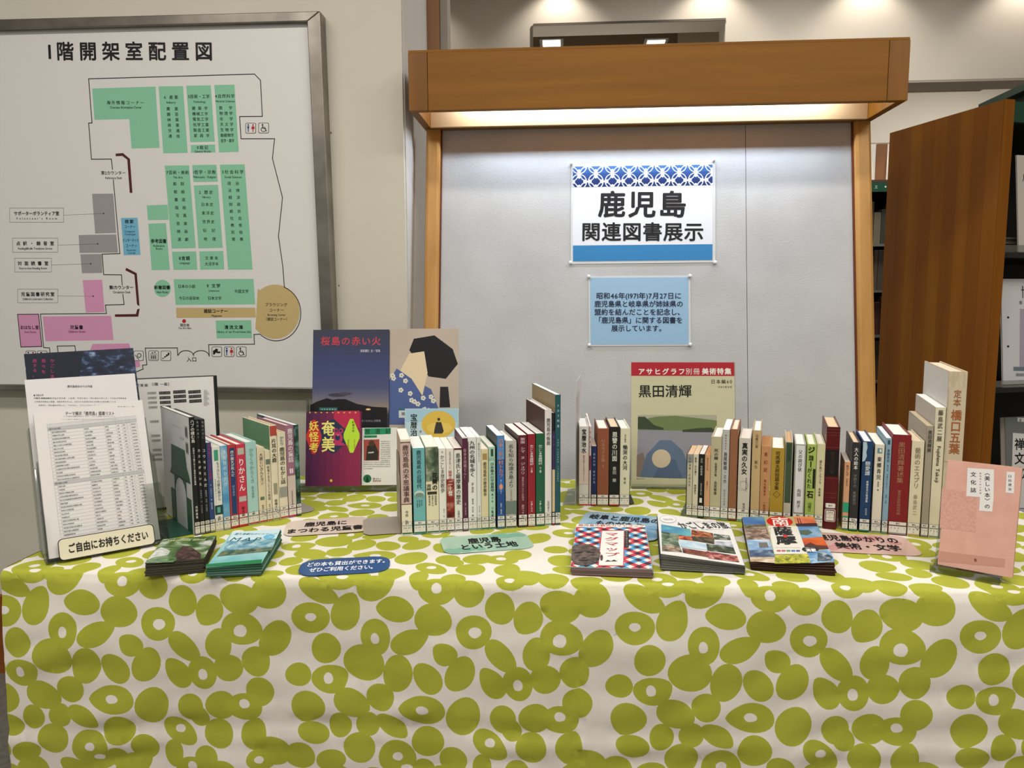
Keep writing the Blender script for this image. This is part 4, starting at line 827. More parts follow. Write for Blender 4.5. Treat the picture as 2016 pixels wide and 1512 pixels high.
book(RD, 1068, 1128, 375, .15, '83a3b4', 'pale blue thin book with a small dark tree mark at the top, right row', [('東郷青児', 485, 625, '284a5c', .5, .012), ('蒼の詩 永遠の乙女たち', 645, 900, '284a5c', .3), ('野崎 泉編', 955, 1045, '284a5c', .25)], [(395, 440, '24485a', (.3, .7))], st='6a8a6a', call='723.1', lab=2, pages='eef0ef')
RD.crop = (1720, 670, 3.69)
book(RD, 100, 237, 685, .155, '7c1a1f', 'thick wine red hardback with faded gold title, right row', [('黒田清輝著述集', 735, 1035, 'a8785c', .38, .012), ('東京文化財研究所編', 1085, 1265, 'a8785c', .2)], hard=1, st='8a8a80', call='723.1', pages='f0ece2', roundness=.0018)
book(RD, 241, 331, 730, .145, 'd8cfb2', 'cream hardback with thin grey title right of the wine red one, right row', [('藝術のエスプリ', 775, 1075, '7d745c', .5, .01), ('藤島武二', 1115, 1270, '8d836a', .34, .005)], hard=1, st='b99a4c', call='704', lab=2, pages='e6d3b4')
book(RD, 339, 391, 620, .21, '9d9483', 'taller drab grey exhibition catalogue with black title, right row', [('黒田清輝展', 650, 810, '191714', .62, .015)], st='7a7a72', call='723', pages='c9b795', side='a9a192')
def rot_text(P, s_, x, y0, y1, H):
    u = y0; gs = [glyph(c, 0) for c in s_]; tot = sum(g[2] for g in gs); gx = (y0-y1)/tot
    for vs, fs, adv in gs:
        if vs: P.stamp(lambda dx, dy: [(x+(y2+dy-.3)*H, u-(x2+dx)*gx) for x2, y2 in vs], fs, '16150f', 3, H, .012)
        u -= adv*gx
book(RD, 395, 470, 485, .22, 'd7d0b4', 'tall cream exhibition catalogue with white page block and Roman lettering, right row', [('藤島武二展', 500, 735, '121212', .52, .02)], st='6a8a6a', call='723', pages='f3f2ee', side='b9aea0', extra=lambda P, h2, t_, pz: rot_text(P, 'Fujishima Takeji', 0, pz(765), pz(1030), t_*.5))
LIN = noisy('natural_linen', [(.35, 'b8a98f'), (.65, 'c9bba2')], scale=260, stretch=(1, 1, .2), rough=.95, bump=.3)
book(RD, 474, 608, 225, .255, LIN, 'largest book, thick linen volume with orange brown title, right end of right row', [('定本', 355, 480, '94552c', .42, .01, .02), ('橋口五葉', 500, 825, '9c5c30', .6, .02, .02)], [(340, 880, 'c4b69d', (.06, .98))], hard=1, st='8a8a80', call='721.9', pages='e6cdb2', side='cdc8bf')
# ================================================================ THINGS STANDING ON THE TABLE
ACR = clear(); ACE = clear('acrylic_edge', 'b9c4c2', .35, .1)
WH, PAPER = 'dddad6', 'dcd9d8'
def tilted(P, Q, alpha):
    u = (Q-P).normalized(); back = Vector((-u.y, u.x, 0)); a = radians(alpha)
    return Frame(P, u, Vector((0, 0, 1))*cos(a)+back*sin(a))
def plate(m, F, x0, x1, y0, y1, n0, n1, mt):
    """plate in frame coordinates"""
    return m.fbox(F, (x0, y0, n0), (x1, y1, n1), mt)
def faced_book(label, F, u0, u1, v0, v1, thick, cover, draw=None, crop=None, pages='e6dfd0', cat='book', nm='book', group=None, n=0.0, spine=None, rough=.4):
    o = F.p(u0, v0, n); t, inv = thing(nm, label, cat, o, 0, group)
    cm = cover if not isinstance(cover, str) else mat(cover, rough, 0, .45)
    m = MB(); plate(m, F, u0, u1, v0, v1, n-.0012, n, cm); plate(m, F, u0, u1, v0, v1, n-thick, n-thick+.0012, cm)
    if spine == 'l': plate(m, F, u0, u0+.0012, v0, v1, n-thick+.0013, n-.0013, cm)
    if spine == 'r': plate(m, F, u1-.0012, u1, v0, v1, n-thick+.0013, n-.0013, cm)
    m.build('cover', t, inv)
    m = MB(); plate(m, F, u0+.0015, u1-.0015, v0+.001, v1-.001, n-thick+.0014, n-.0014, mat(pages, .9)); m.build('pages', t, inv)
    if draw:
        P = Print(F, crop, n); draw(P); P.build('cover_print', t, inv)
    return t
# ---------------- three tier leaflet holder
P0 = at(95, 1106, z=T+.004); P1_ = at(325, 1064, z=T+.004); FH = tilted(P0, P1_, 19)
HW = (P1_-P0).length
t, inv = thing('leaflet_holder', 'clear acrylic three tier leaflet holder at the left end of the table', 'holder', P0)
tn = math.tan(radians(19))
def side(u0):
    F = Frame(FH.p(u0, 0, 0), -FH.n, FH.v)
    q = [(-.012, -.003), (-.012, .085), (.024, .10), (.024, .175), (.058, .19), (.058, .262), (.098, .262), (.098, .098*tn+.001), (0, .001)]
    m = MB(); m.slab(F, q[::-1] if False else q[::-1], 0, .0022, ACR); return m
for u0 in (-.004, HW+.004): side(u0).build('side_panel', t, inv)
m = MB(); plate(m, FH, -.002, HW+.002, .0985*tn+.002, .262, -.1005, -.0985, ACR); m.build('back_panel', t, inv)
m = MB(); plate(m, FH, -.002, HW+.002, -.003, .0, .0, .012, ACR); plate(m, FH, -.002, HW+.002, .0005, .004, .0095, .0115, ACE); m.build('front_lip', t, inv)
m = MB(); plate(m, FH, HW-.03, HW+.002, .004, .115, .0122, .0135, ACR); m.build('front_pocket', t, inv)
for k in (.030, .064):
    m = MB(); plate(m, FH, 0, HW, k*tn+.002, .16+k, -k-.0015, -k, ACR); m.build('divider', t, inv)
m = MB(); m.slab(Frame((P0.x, P0.y, T+.0005), FH.u, Vector((-FH.u.y, FH.u.x, 0))), [(-.004, -.006), (HW+.006, -.006), (HW+.006, .115), (-.004, .115)], 0, .0022, ACR); m.build('base', t, inv)
def tier(n, x0, x1, ytop, vb=None):
    a = FH.uv(x0[0], x0[1], n); b = FH.uv(x1[0], x1[1], n); return a, b
CR1 = (20, 670, 6.3)
def list_sheet(P):
    P.crop = CR1
    P.h('テーマ展示「鹿児島」図書リスト', 680, 1296, 906, K_, 50, .02); P.h('※この展示の図書は貸出ができます。くわしくは係員へおたずねください', 664, 1306, 942, '4a4a4a', 15); P.h('場所 第一展示コーナー 令和', 1330, 1536, 822, '5a5a5a', 14)
    P.h('テーマ展示の期間中も貸出ができますのでぜひごりようください。', 645, 1360, 980, '4a4a4a', 14)
    # table grid in sheet coordinates taken from the four corners of the table
    tl, tr = P.q(455, 1043), P.q(1556, 934); P.crop = (40, 880, 6.3); bl_, br_ = P.q(500, 1125), P.q(1630, 925); P.crop = None
    def B_(a, b): return (tl[0]*(1-a)*(1-b)+tr[0]*a*(1-b)+bl_[0]*(1-a)*b+br_[0]*a*b, tl[1]*(1-a)*(1-b)+tr[1]*a*(1-b)+bl_[1]*(1-a)*b+br_[1]*a*b)
    R_ = 33; rng = random.Random(5); kana = '鹿児島の昔話県歴史散歩海山空大森川花水火道風港旅町島民家石火山桜木本文人'
    cols = [0, .03, .385, .62, .755, .825, .875, .915, 1.0]
    for r in (0, 1, 17): P.poly([B_(0, r/R_), B_(1, r/R_), B_(1, (r+1)/R_), B_(0, (r+1)/R_)], 'b9b8b8' if r != 0 else 'cdcccc', 0)
    for r in range(R_+1): P.line([B_(0, r/R_), B_(1, r/R_)], .00022, '8a8a8a', 1)
    for c_ in cols: P.line([B_(c_, 0), B_(c_, 1)], .00022, '8a8a8a', 1)
    for r in range(1, R_):
        y = (r+.5)/R_
        def tx(a, n_, ch=kana, wd=.0098):
            x0, y0 = B_(a+.008, y); x1, _ = B_(a+.008+wd*n_*1.35, y)
            P.h(''.join(rng.choice(ch) for _ in range(n_)), x0, x1, y0, '38383a', .0034, .012)
        if r in (1, 17): tx(.0, 10); continue
        tx(.03, rng.randint(5, 19)); tx(.385, rng.randint(4, 9)); tx(.62, rng.randint(3, 6))
        for a, n_ in ((.757, 4), (.826, 4), (.878, 1), (.917, 9)): tx(a, n_, '0123456789', .0048)
SHT = []
for (n, c0, c1, mt, lab, nm, vb) in ((0.0, (70, 812), (283, 787), WH, 'white book list with a ruled table in front tier of the acrylic holder', 'list_sheet', .004),
                                     (-.034, (48, 748), (265, 735), 'd8d5d4', 'white text sheet about authors in the middle tier of the acrylic holder', 'text_sheet', .018),
                                     (-.068, (47, 697), (262, 685), None, 'dark navy sea photo brochure with pink lettering in the rear tier of holder', 'brochure', .17)):
    a = FH.uv(*c0, n); b = FH.uv(*c1, n); vtop = (a[1]+b[1])/2
    u0, u1 = max(.001, min(a[0], .004)), min(HW-.001, b[0])
    if n == 0: u0, u1 = .002, HW-.008
    if n == -.034: u0, u1 = a[0], b[0]
    if n == -.068: u0, u1 = a[0], b[0]
    o = FH.p(u0, vb, n); tt, iv = thing(nm, lab, 'leaflet', o)
    if mt is None: mt = noisy('night_sea', [(.38, '0d1626'), (.56, '15233c'), (.66, '4a5d80'), (.74, '9aa8c0')], scale=70, stretch=(.5, 1, 1.4), rough=.25, detail=5)
    m = MB(); m.slab(FH, [(u0, vb), (u1, vb), (u1, b[1]), (u0, a[1])], n-.0012, n, mt if not isinstance(mt, str) else mat(mt, .7)); m.build('sheet', tt, iv)
    P = Print(FH, CR1, n)
    if n == 0:
        list_sheet(P)
    elif n == -.034:
        P.h('鹿児島県ゆかりの作家', 708, 1020, 572, K_, 32, .015); P.ell(300, 683, 9, 10, K_, 2); P.h('児童文学', 316, 415, 681, K_, 24)
        P.h('椋鳩十 (1905-1987)', 292, 510, 716, '333333', 20); P.line([(395, 724), (510, 718)], .0002, '666666', 2)
        P.h('鹿児島県出身の児童文学作家、小説家。平成七年の「西の魔女が死んだ」で児童文学者協会', 320, 1440, 718, '333333', 20)
        P.h('小学館文学賞など受賞。児童文学を中心に、おだやかな自然が伝わる作風で人気を博している', 300, 1310, 762, '333333', 20)
        P.h('代表作に「西の魔女が死んだ」「りかさん」「からくりからくさ」など', 350, 1130, 806, '333333', 20)
    else:
        # dark calm part on the left of the photograph
        P.poly([(180, 172), (900, 132), (860, 480), (205, 500)], '0e1727', 0)
        P.vtext('かごしま', 522, 222, 480, 60, 'b0386a'); P.vtext('島々を', 415, 222, 425, 60, 'b0386a'); P.vtext('旅する。', 305, 225, 465, 60, 'b0386a')
    P.build('print', tt, iv)
for n, nm in ((-.0016, .285), (-.0356, .27)):
    pass
a0 = FH.uv(70, 812); tt, iv = thing('paper_stack', 'ream of spare white sheets behind the book list sheet in the holder', 'paper', FH.p(.002, .006, -.004))
m = MB()
for k in range(9): plate(m, FH, .002+.0003*(k % 3), HW-.008+.0004*(k % 2), .006, a0[1]-.004-.0006*(k % 4), -.0018-.0016*(k+1)+.0003, -.0018-.0016*k, mat('d4d1ce', .8))
o_ = m.build('sheets', tt, iv); o_['kind'] = 'stuff'; tt['kind'] = 'thing'
# the paper label on the front of the holder
tt, iv = thing('label_card', 'cream card with black rounded border on the front of the leaflet holder', 'sign', FH.p(.02, .02, .014))
CL = (40, 880, 6.3); P = Print(FH, CL, .0140)
c = [FH.uv(40+x/6.3, 880+y/6.3, .014) for x, y in ((478, 1405), (1690, 1215), (1655, 955), (452, 1140))]
m = MB(); sh = []
Pq = Print(FH, None, .0140)
u0, v0 = c[0][0]+.001, (c[0][1]+c[1][1])/2; u1, v1 = c[1][0]-.001, (c[2][1]+c[3][1])/2
def rr(u0, v0, u1, v1, r): return [(cx+r*cos(radians(a0+k*22.5)), cy+r*sin(radians(a0+k*22.5))) for cx, cy, a0 in ((u1-r, v1-r, 0), (u0+r, v1-r, 90), (u0+r, v0+r, 180), (u1-r, v0+r, 270)) for k in range(5)]
m.slab(FH, rr(u0, v0, u1, v1, .008), .0137, .0141, mat('1a1a1a', .5)); m.build('border', tt, iv)
m = MB(); m.slab(FH, rr(u0+.0014, v0+.0014, u1-.0014, v1-.0014, .007), .01415, .0144, mat('ddd6bc', .5)); m.build('card', tt, iv)
Pq = Print(FH, None, .0145); Pq.h('ご自由にお持ちください', u0+(u1-u0)*.09, u1-(u1-u0)*.07, (v0+v1)/2, '121212', (v1-v0)*.46, .025); Pq.build('lettering', tt, iv)
# ---------------- floor plan stand behind the left row
P0 = at(262, 1008, z=T+.002); P1_ = at(440, 990, z=T+.002); FS = tilted(P0, P1_, 8)
tr_ = FS.uv(435, 738); W2 = (P1_-P0).length; Hh = tr_[1]
t, inv = thing('plan_stand', 'black edged tilted stand with a printed shelf plan behind the left book row', 'stand', P0)
m = MB(); plate(m, FS, 0, W2, 0, Hh, -.016, 0, mat('1b1c1e', .35)); m.build('frame', t, inv, bevel=.002)
m = MB(); plate(m, FS, 0, W2-.008, .004, Hh-.003, .0002, .0012, mat('dad8d4', .35, 0, .5)); m.build('sheet', t, inv)
P = Print(FS, (270, 730, 4.879), .0012)
P.h('館内配架図', -95, 103, 138, K_, 30, .02); P.h('［１階 一般］'.replace('１', '1'), 120, 330, 128, K_, 32, .02)
Fq = FS
for i in range(17):
    y = 214+i*45.5; x = 210+i*4.2
    P.poly([(x, y-14), (x+108-i*2.4, y-18), (x+109-i*2.4, y+10), (x+1, y+14)], '3b3938', 1); P.h('歴史・地理', x+8, x+96-i*2, y-2, '8a8683', 14)
    if i in (0, 1, 2, 3, 6, 9, 10, 12, 13, 14): P.poly([(x-112, y-10), (x-26, y-14), (x-26, y+10), (x-112, y+13)], 'a9a6a1', 1); P.h('一般書架', x-106, x-34, y-1, '5a5856', 12)
for x0, dx in ((345, 4), (490, 5)):
    for i in range(3): P.poly([(x0+i*dx, 190+i*44), (x0+120+i*dx, 183+i*44), (x0+121+i*dx, 214+i*44), (x0+1+i*dx, 221+i*44)], '3b3938', 1); P.h('文学・小説', x0+8+i*dx, x0+112+i*dx, 202+i*44, '8a8683', 14)
for i in range(13): P.h('書架番号案内'[:3+i % 4], 640, 672+8*(i % 4), 188+i*12, '4a4a4a', 9)
P.build('print', t, inv)
m = MB(); Fb = Frame(FS.p(W2*.3, 0, -.02), FS.u, (0, 0, 1)); m.slab(Frame((FS.p(W2*.25, 0, -.017).x, FS.p(W2*.25, 0, -.017).y, T+.001), FS.u, Vector((-FS.u.y, FS.u.x, 0))), [(0, 0), (.07, 0), (.07, .09), (0, .09)], 0, .003, mat('222426', .4)); m.build('foot', t, inv)
# ---------------- bookends
def bookend(label, row, px, side_, h, w, mt, wd=.13, base_w=.1, slot=True, crop=None):
    """L shaped sheet bookend: upright against the end book, base going outward (side_=-1 left)"""
    a = row.along(px); o = row.P+row.d*a; o.z = T+.0006
    t, inv = thing('bookend', label, 'bookend', o, row.rz)
    F = Frame((0, .012, 0), (0, 1, 0), (0, 0, 1))      # along depth, up
    q = [(0, 0), (wd, 0), (wd, h*.62), (wd-.012, h*.70), (wd-.02, h), (.028, h), (.02, h*.80), (.006, h*.70), (0, h*.62)]
    m = MB()
    if slot:
        # upright with an arched opening: two legs and a head
        m.slab(F, [(0, 0), (.03, 0), (.03, h*.42), (0, h*.42)], -.0006, .0006, mt); m.slab(F, [(wd-.03, 0), (wd, 0), (wd, h*.42), (wd-.03, h*.42)], -.0006, .0006, mt)
        ar = [(wd/2+(wd/2-.03)*cos(radians(a_)), h*.42+.035*sin(radians(a_))) for a_ in range(0, 181, 20)]
        m.slab(F, [(wd, h*.42), (wd, h*.62), (wd-.012, h*.70), (wd-.02, h), (wd/2, h)]+ar[4::-1][0:5], -.0006, .0006, mt) if False else None
        top = [(0, h*.62), (.006, h*.70), (.02, h*.80), (.028, h), (wd-.02, h), (wd-.012, h*.70), (wd, h*.62)]
        m.slab(F, [(0, h*.42+.036), (wd, h*.42+.036)]+top[::-1], -.0006, .0006, mt)
        for i in range(len(ar)-1):
            (x0, y0), (x1, y1) = ar[i], ar[i+1]; m.slab(F, [(x1, y1), (x0, y0), (x0, h*.42+.036), (x1, h*.42+.036)], -.0006, .0006, mt)
    else: m.slab(F, q, -.0006, .0006, mt)
    m.build('upright', t)
    m = MB(); G = Frame((0, .012, 0), (side_, 0, 0), (0, 1, 0)) if side_ > 0 else Frame((0, .012+wd, 0), (-1, 0, 0), (0, -1, 0))
    r = .012; q = [(0, 0), (base_w-r, 0), (base_w, r), (base_w, wd-r), (base_w-r, wd), (0, wd)]
    m.slab(G, q, 0, .0012, mt); m.build('base_plate', t)
    return t
GRN = noisy('dark_green_enamel', [(.3, '1d4a3c'), (.7, '235444')], scale=20, rough=.4)
BEI = mat('a79e90', .45, .15, .4)
bookend('dark green metal bookend with an arched opening at the left end of the left row', RA, 383.2, -1, .17, 0, GRN, .14, .07)
bookend('beige steel bookend with broad base plate at the left end of the middle row', RB, 789.5, -1, .155, 0, BEI, .12, .075, False)
bookend('pale grey plate bookend at the right end of the left row', RA, 595.5, 1, .12, 0, mat('a9a59c', .4, .2), .09, .04, False)
bookend('thin black bookend at the right end of the short row', RC, 1240.2, 1, .10, 0, mat('17181a', .4), .10, .012, False)
bookend('slim brown metal bookend wedged right of the maroon leather volume', RD, 1648.4, 1, .155, 0, mat('8f8674', .4, .3), .10, .004, False)
# clear sheet bookend with a pink paper at the left of the short row
a_ = RC.along(1133); o = RC.P+RC.d*a_; o.z = T+.0008
t, inv = thing('bookend', 'clear acrylic bookend sheet standing left of the short row behind the blue sign', 'bookend', o, RC.rz+radians(-6))
m = MB(); m.box((-.0008, .004, 0), (.0008, .15, .288), frosted('frosted_acrylic', 'dcdadb', .38)); m.build('upright', t)
m = MB(); m.box((-.0014, .012, .03), (-.0009, .12, .255), frosted('pink_slip', 'cfb3ad', .5)); m.build('paper', t)
m = MB(); m.box((-.03, .004, 0), (-.0016, .15, .0012), ACR); m.build('base', t)
# ---------------- acrylic stand with five books between the rows
SB = tilted(at(592, 968, z=T+.002), at(775, 966, z=T+.002), 12)
t, inv = thing('book_stand', 'clear acrylic step stand holding picture books between the left and middle rows', 'stand', SB.o)
m = MB(); g = Frame((SB.o.x, SB.o.y, T+.0006), SB.u, Vector((-SB.u.y, SB.u.x, 0))); W3 = .36
m.fbox(g, (0, 0, 0), (W3, .13, .003), ACR); m.fbox(g, (0, 0, .0031), (W3, .0035, .022), ACE); m.build('base', t, inv)
m = MB(); m.fbox(g, (0, .006, .0031), (W3, .035, .012), ACR); m.build('front_step', t, inv)
m = MB(); m.fbox(g, (0, .074, .0031), (W3, .078, .075), ACR); m.fbox(g, (0, .078, .0720), (W3, .125, .075), ACR); m.build('rear_step', t, inv)
S2 = Frame(g.p(0, .119, .0755), g.u, SB.v); uA = S2.uv(600, 750)[0]
m = MB(); plate(m, S2, -.002, .002, .0, .14, -.006, .05, ACR); m.build('side_fin', t, inv)
S1 = Frame(g.p(0, .010, .0125), g.u, SB.v)
CM = (590, 640, 4.448)
u0 = S2.uv(616, 650, -.018+.03)[0]
def b1(P):
    P.poly([(94, 700), (150, 670), (240, 640), (290, 655), (330, 648), (400, 648), (500, 690), (640, 715), (765, 722), (765, 905), (90, 905)], '101014', 1)
    P.ell(330, 612, 80, 16, '3f3d45', 1); P.ell(400, 600, 60, 12, '4a4750', 2); P.ell(600, 738, 22, 9, 'e8b070', 2); P.ell(600, 738, 10, 4, 'fbe8c0', 3)
    P.h('桜島の赤い火', 185, 712, 140, 'c2404c', 82, .015); P.h('宮武健仁 文・写真', 530, 706, 226, 'dcdcdc', 26, .015); P.h('たくさんのふしぎ傑作集', 545, 710, 838, 'a9a9a9', 22)
    P.poly([(172, 722), (330, 722), (332, 748), (172, 748)], '2b6a66', 3); P.h('岐阜県図書館', 190, 318, 738, 'c8d8d0', 14)
a1 = S2.uv(616, 700, .012); a2 = S2.uv(766, 700, .012); tp = S2.uv(690, 649, .012)[1]; uu = (a1[0], a2[0])
faced_book('large dark blue picture book showing a volcano at dusk under a red title', S2, a1[0], a2[0], .001, tp,   .012, gradient('dusk_sky_print', [(0, '16161b'), (.30, '2a2a33'), (.36, '8a7f72'), (.42, '6d6a78'), (.52, '40486f'), (.70, '2c396a'), (.85, '222c52'), (1, '1c2238')], 0, tp*.978), b1, CM, n=.012, spine='l', group='picture books on the acrylic stand')
b0 = S2.uv(767, 700, .006); b3 = S2.uv(903, 700, .006); tp2 = S2.uv(850, 647, .006)[1]
def b2(P):
    # plain stand-in in the cover's colours: blossom cloth, dark band, pale shape
    BLU_ = '4d5f92'
    P.poly([(785, 480), (850, 380), (980, 470), (1150, 560), (1215, 730), (1210, 872), (785, 872)], BLU_, 1)
    P.poly([(1000, 120), (1180, 90), (1340, 210), (1385, 340), (1280, 470), (1130, 450), (1040, 330), (960, 220)], '17171a', 1)
    P.poly([(1230, 540), (1300, 540), (1318, 720), (1225, 722)], '1d1b1c', 1)
    P.poly([(960, 250), (1090, 230), (1120, 420), (1075, 620), (980, 470), (880, 400)], 'dcc9a8', 2)
    rg = random.Random(2)
    for i in range(34):
        x, y = rg.uniform(800, 1190), rg.uniform(430, 860)
        if y < 380+abs(x-860)*.62 or (x > 930 and y < 640 and x < 1090 and y > 400 and x-930 > (y-470)*.5 and x < 1078): continue
        for k in range(5): P.ell(x+13*cos(k*1.257), y+13*sin(k*1.257), 10, 10, 'd9d6cc', 3, 9)
        P.ell(x, y, 6, 6, '8a7a50', 4, 8)
    P.poly([(868, 730), (925, 730), (925, 812), (868, 812)], 'c9d0d0', 5); P.poly([(868, 730), (925, 730), (925, 748), (868, 748)], '2b6a76', 6)
    for k in range(9): P.poly([(893+k*3.4, 762), (895+k*3.4, 762), (895+k*3.4, 790), (893+k*3.4, 790)], '222222', 6)
faced_book('large beige art book with blue blossom cloth and black shapes on its cover', S2, b0[0], b3[0], .001, tp2, .006, noisy('beige_cover', [(.3, 'b5a799'), (.7, 'c0b3a4')], scale=5, rough=.4), b2, CM, n=.006, group='picture books on the acrylic stand')
c0 = S1.uv(601, 950, .024); c1 = S1.uv(709, 950, .024); c2_ = S1.uv(660, 810, .024)[1]; cb = S1.uv(655, 957, .024)[1]
def b3_(P):
    cp = P.crop; P.crop = None; n_ = 8; cc = ['4a1c44', '551d46', '601e47', '6b1f48', '752048', '7e2149', '852349', '862449']
    for i in range(n_): P.rect(c0[0]+(c1[0]-c0[0])*i/n_, cb+.0008, c0[0]+(c1[0]-c0[0])*(i+1)/n_, c2_-.0008, cc[i], 0)
    P.crop = cp
    P.poly([(300, 752), (522, 750), (528, 900), (298, 905)], 'b3264a', 1)
    for i in range(9): P.poly([(80+i*50, 762), (100+i*50, 762), (90+i*50, 774)], 'd9c24a', 2)
    def dm(cx, cy, rx, ry, c_, l): P.poly([(cx-rx, cy-18), (cx-rx, cy+18), (cx-14, cy+ry), (cx+14, cy+ry), (cx+rx, cy+18), (cx+rx, cy-18), (cx+14, cy-ry), (cx-14, cy-ry)], c_, l)
    dm(290, 975, 160, 150, '22304a', 2); dm(125, 980, 66, 150, 'c4302c', 3); dm(455, 970, 70, 148, 'b5d936', 3)
    for s_ in (-1, 1): P.ell(340+s_*24, 925, 20, 22, 'b53060', 4); P.ell(340+s_*20, 925, 10, 11, '22304a', 5)
    P.ell(335, 990, 42, 52, 'b53060', 3); P.ell(332, 985, 22, 26, '22304a', 4); P.poly([(290, 1030), (380, 1030), (400, 1055), (275, 1055)], 'b53060', 4); P.poly([(318, 955), (355, 955), (336, 975)], 'd06080', 5)
    P.vtext('奄美', 250, 835, 1115, 120, 'e8dc7a', .02, 6, 1.2); P.vtext('妖怪考', 125, 838, 1118, 88, 'e8d85a', .015, 6, 1.05)
    P.vtext('町健次郎', 470, 838, 940, 22, '22301a', 0, 6); P.vtext('日本と琉球の', 480, 1000, 1085, 13, 'b03030', 0, 6); P.vtext('はざまの怪異誌', 425, 1000, 1090, 20, 'b03030', 0, 6)
    P.ell(276, 1362, 12, 12, 'd9c24a', 6, 12)
faced_book('maroon paperback with red, navy and lime diamonds at the front of the acrylic stand', S1, c0[0], c1[0], cb, c2_, .018, '7a2048', b3_, CM, n=.024, spine='r', rough=.3, group='picture books on the acrylic stand')
d0 = S1.uv(712, 950, .012); d1_ = S1.uv(781, 950, .012); d2_ = S1.uv(745, 842, .012)[1]; db = S1.uv(745, 955, .012)[1]
def b4(P):
    P.poly([(566, 905), (798, 900), (798, 953), (568, 962)], '1f8a5c', 1); P.h('放　浪　記', 572, 795, 930, '123a2a', 48, .012)
    P.poly([(563, 967), (677, 965), (677, 985), (563, 987)], '1f8a5c', 1); P.h('林芙美子作', 572, 670, 976, '123a2a', 14)
    P.poly([(560, 1003), (698, 1000), (697, 1185), (562, 1187)], '9a4a38', 1); P.poly([(590, 1060), (660, 1040), (690, 1110), (685, 1183), (580, 1185)], '2a2322', 2); P.ell(630, 1035, 26, 26, '4a3228', 3); P.poly([(600, 1112), (650, 1108), (650, 1120), (600, 1124)], 'b9b4a8', 4)
    rg = random.Random(9); ks = '私は宿命的に放浪者である古里を持たない旅が'
    for i in range(10): P.h(''.join(rg.choice(ks) for _ in range(9)), 708, 793, 1018+i*18.5, '5a5a58', 12)
    for i in range(4): P.h(''.join(rg.choice(ks) for _ in range(26 if i < 3 else 10)), 560, 792 if i < 3 else 640, 1200+i*19, '5a5a58', 12)
    P.ell(592, 1345, 36, 36, '1c6a44', 1); P.ell(592, 1330, 7, 7, '0e2a1e', 2, 10); P.poly([(585, 1338), (600, 1338), (606, 1372), (578, 1372)], '0e2a1e', 2)
    P.h('緑169-1', 640, 710, 1345, '222222', 20); P.h('岩波文庫', 640, 712, 1364, '8a2a22', 18, .015)
faced_book('small white pocket book with green title bar, right of the maroon paperback', S1, d0[0], d1_[0], db, d2_, .012, 'dcdad5', b4, CM, n=.012, group='picture books on the acrylic stand')
e0 = S2.uv(797, 830, .048); e1 = S2.uv(903, 830, .048); et = S2.uv(850, 804, .048)[1]
def b5(P):
    P.poly([(935, 745), (1380, 742), (1372, 1300), (925, 1300)], '9fc3d3', 0); P.poly([(930, 850), (1377, 850), (1370, 1300), (925, 1300)], 'b5cfd6', 1)
    P.ell(1215, 870, 148, 118, 'd3b24a', 2, 36); P.ell(1225, 900, 110, 50, 'dcc060', 3)
    P.ell(1218, 825, 13, 14, '3a3a36', 4, 12); P.poly([(1195, 850), (1240, 850), (1262, 930), (1248, 950), (1175, 950), (1180, 915)], '34332f', 4)
    P.vtext('宝暦治水', 1000, 775, 1040, 62, '141414', .015, 5, 1.1); P.vtext('史', 1060, 915, 950, 24, '8a2a22', 0, 5)
faced_book('sky blue booklet with a dark figure before a yellow disc, behind middle row', S2, e0[0], e1[0], .0, et, .005, 'a9c6d2', b5, CM, n=.048, group='picture books on the acrylic stand')
# ---------------- art magazine on its own behind the right row
FZ = tilted(at(1243, 958, z=T+.003), at(1448, 960, z=T+.003), 9)
CZ = (1225, 700, 5.4)
z0 = (0, 0); z1 = ((at(1448, 960, z=T+.003)-at(1243, 958, z=T+.003)).length, FZ.uv(1346, 713)[1])
def bz(P):
    u1_, v1_ = z1; tp_ = FZ.uv(1346, 740)[1]
    cp = P.crop; P.crop = None; P.rect(.0005, tp_, u1_-.0005, v1_-.0005, 'a81e2e', 0); P.crop = cp
    P.h('アサヒグラフ', 168, 668, 170, 'e6e2da', 72, .03); P.h('別冊', 672, 826, 168, 'e6e2da', 72, .005); P.h('美術特集', 846, 1160, 168, 'e6e2da', 72, .03)
    P.h('黒田清輝', 170, 740, 378, '121212', 140, .012); P.h('日本編60', 940, 1168, 276, '1c1c1c', 48, .01); P.h('1989年8月', 1018, 1168, 334, '3a3a3a', 26)
    # plain lake landscape stand-in for the painting, same colours and size
    P.poly([(168, 632), (1005, 632), (1000, 1310), (155, 1290)], '8b8a94', 0)
    P.poly([(168, 632), (1005, 632), (1004, 700), (166, 730)], 'a6a493', 1); P.poly([(168, 690), (360, 650), (560, 640), (760, 660), (1005, 690), (1004, 800), (166, 790)], '6a7a4c', 2)
    P.poly([(167, 650), (240, 650), (340, 740), (440, 770), (440, 790), (165, 780)], '36432f', 3); P.poly([(640, 790), (820, 770), (940, 765), (1004, 800), (1004, 815), (640, 812)], '3a4432', 3)
    P.poly([(156, 1060), (220, 1030), (240, 1100), (220, 1290), (153, 1288)], '7d7068', 3)
    P.poly([(190, 1290), (260, 1050), (400, 900), (520, 900), (640, 1010), (700, 1160), (760, 1306)], '5a6d86', 4); P.poly([(330, 1296), (420, 1120), (560, 1100), (640, 1305)], '4c5f7a', 5)
    P.ell(415, 1095, 100, 98, 'c2b49a', 6, 28)
    P.h('湖畔 1897年', 150, 235, 1310, '3a3a3a', 14)
faced_book('pale green art magazine with crimson title band, standing behind the right row', FZ, 0, z1[0], 0, z1[1], .007, 'c2c09f', bz, CZ, nm='magazine', cat='magazine', rough=.3)
t, inv = thing('magazine_stand', 'clear acrylic easel behind the pale green art magazine', 'stand', FZ.o)
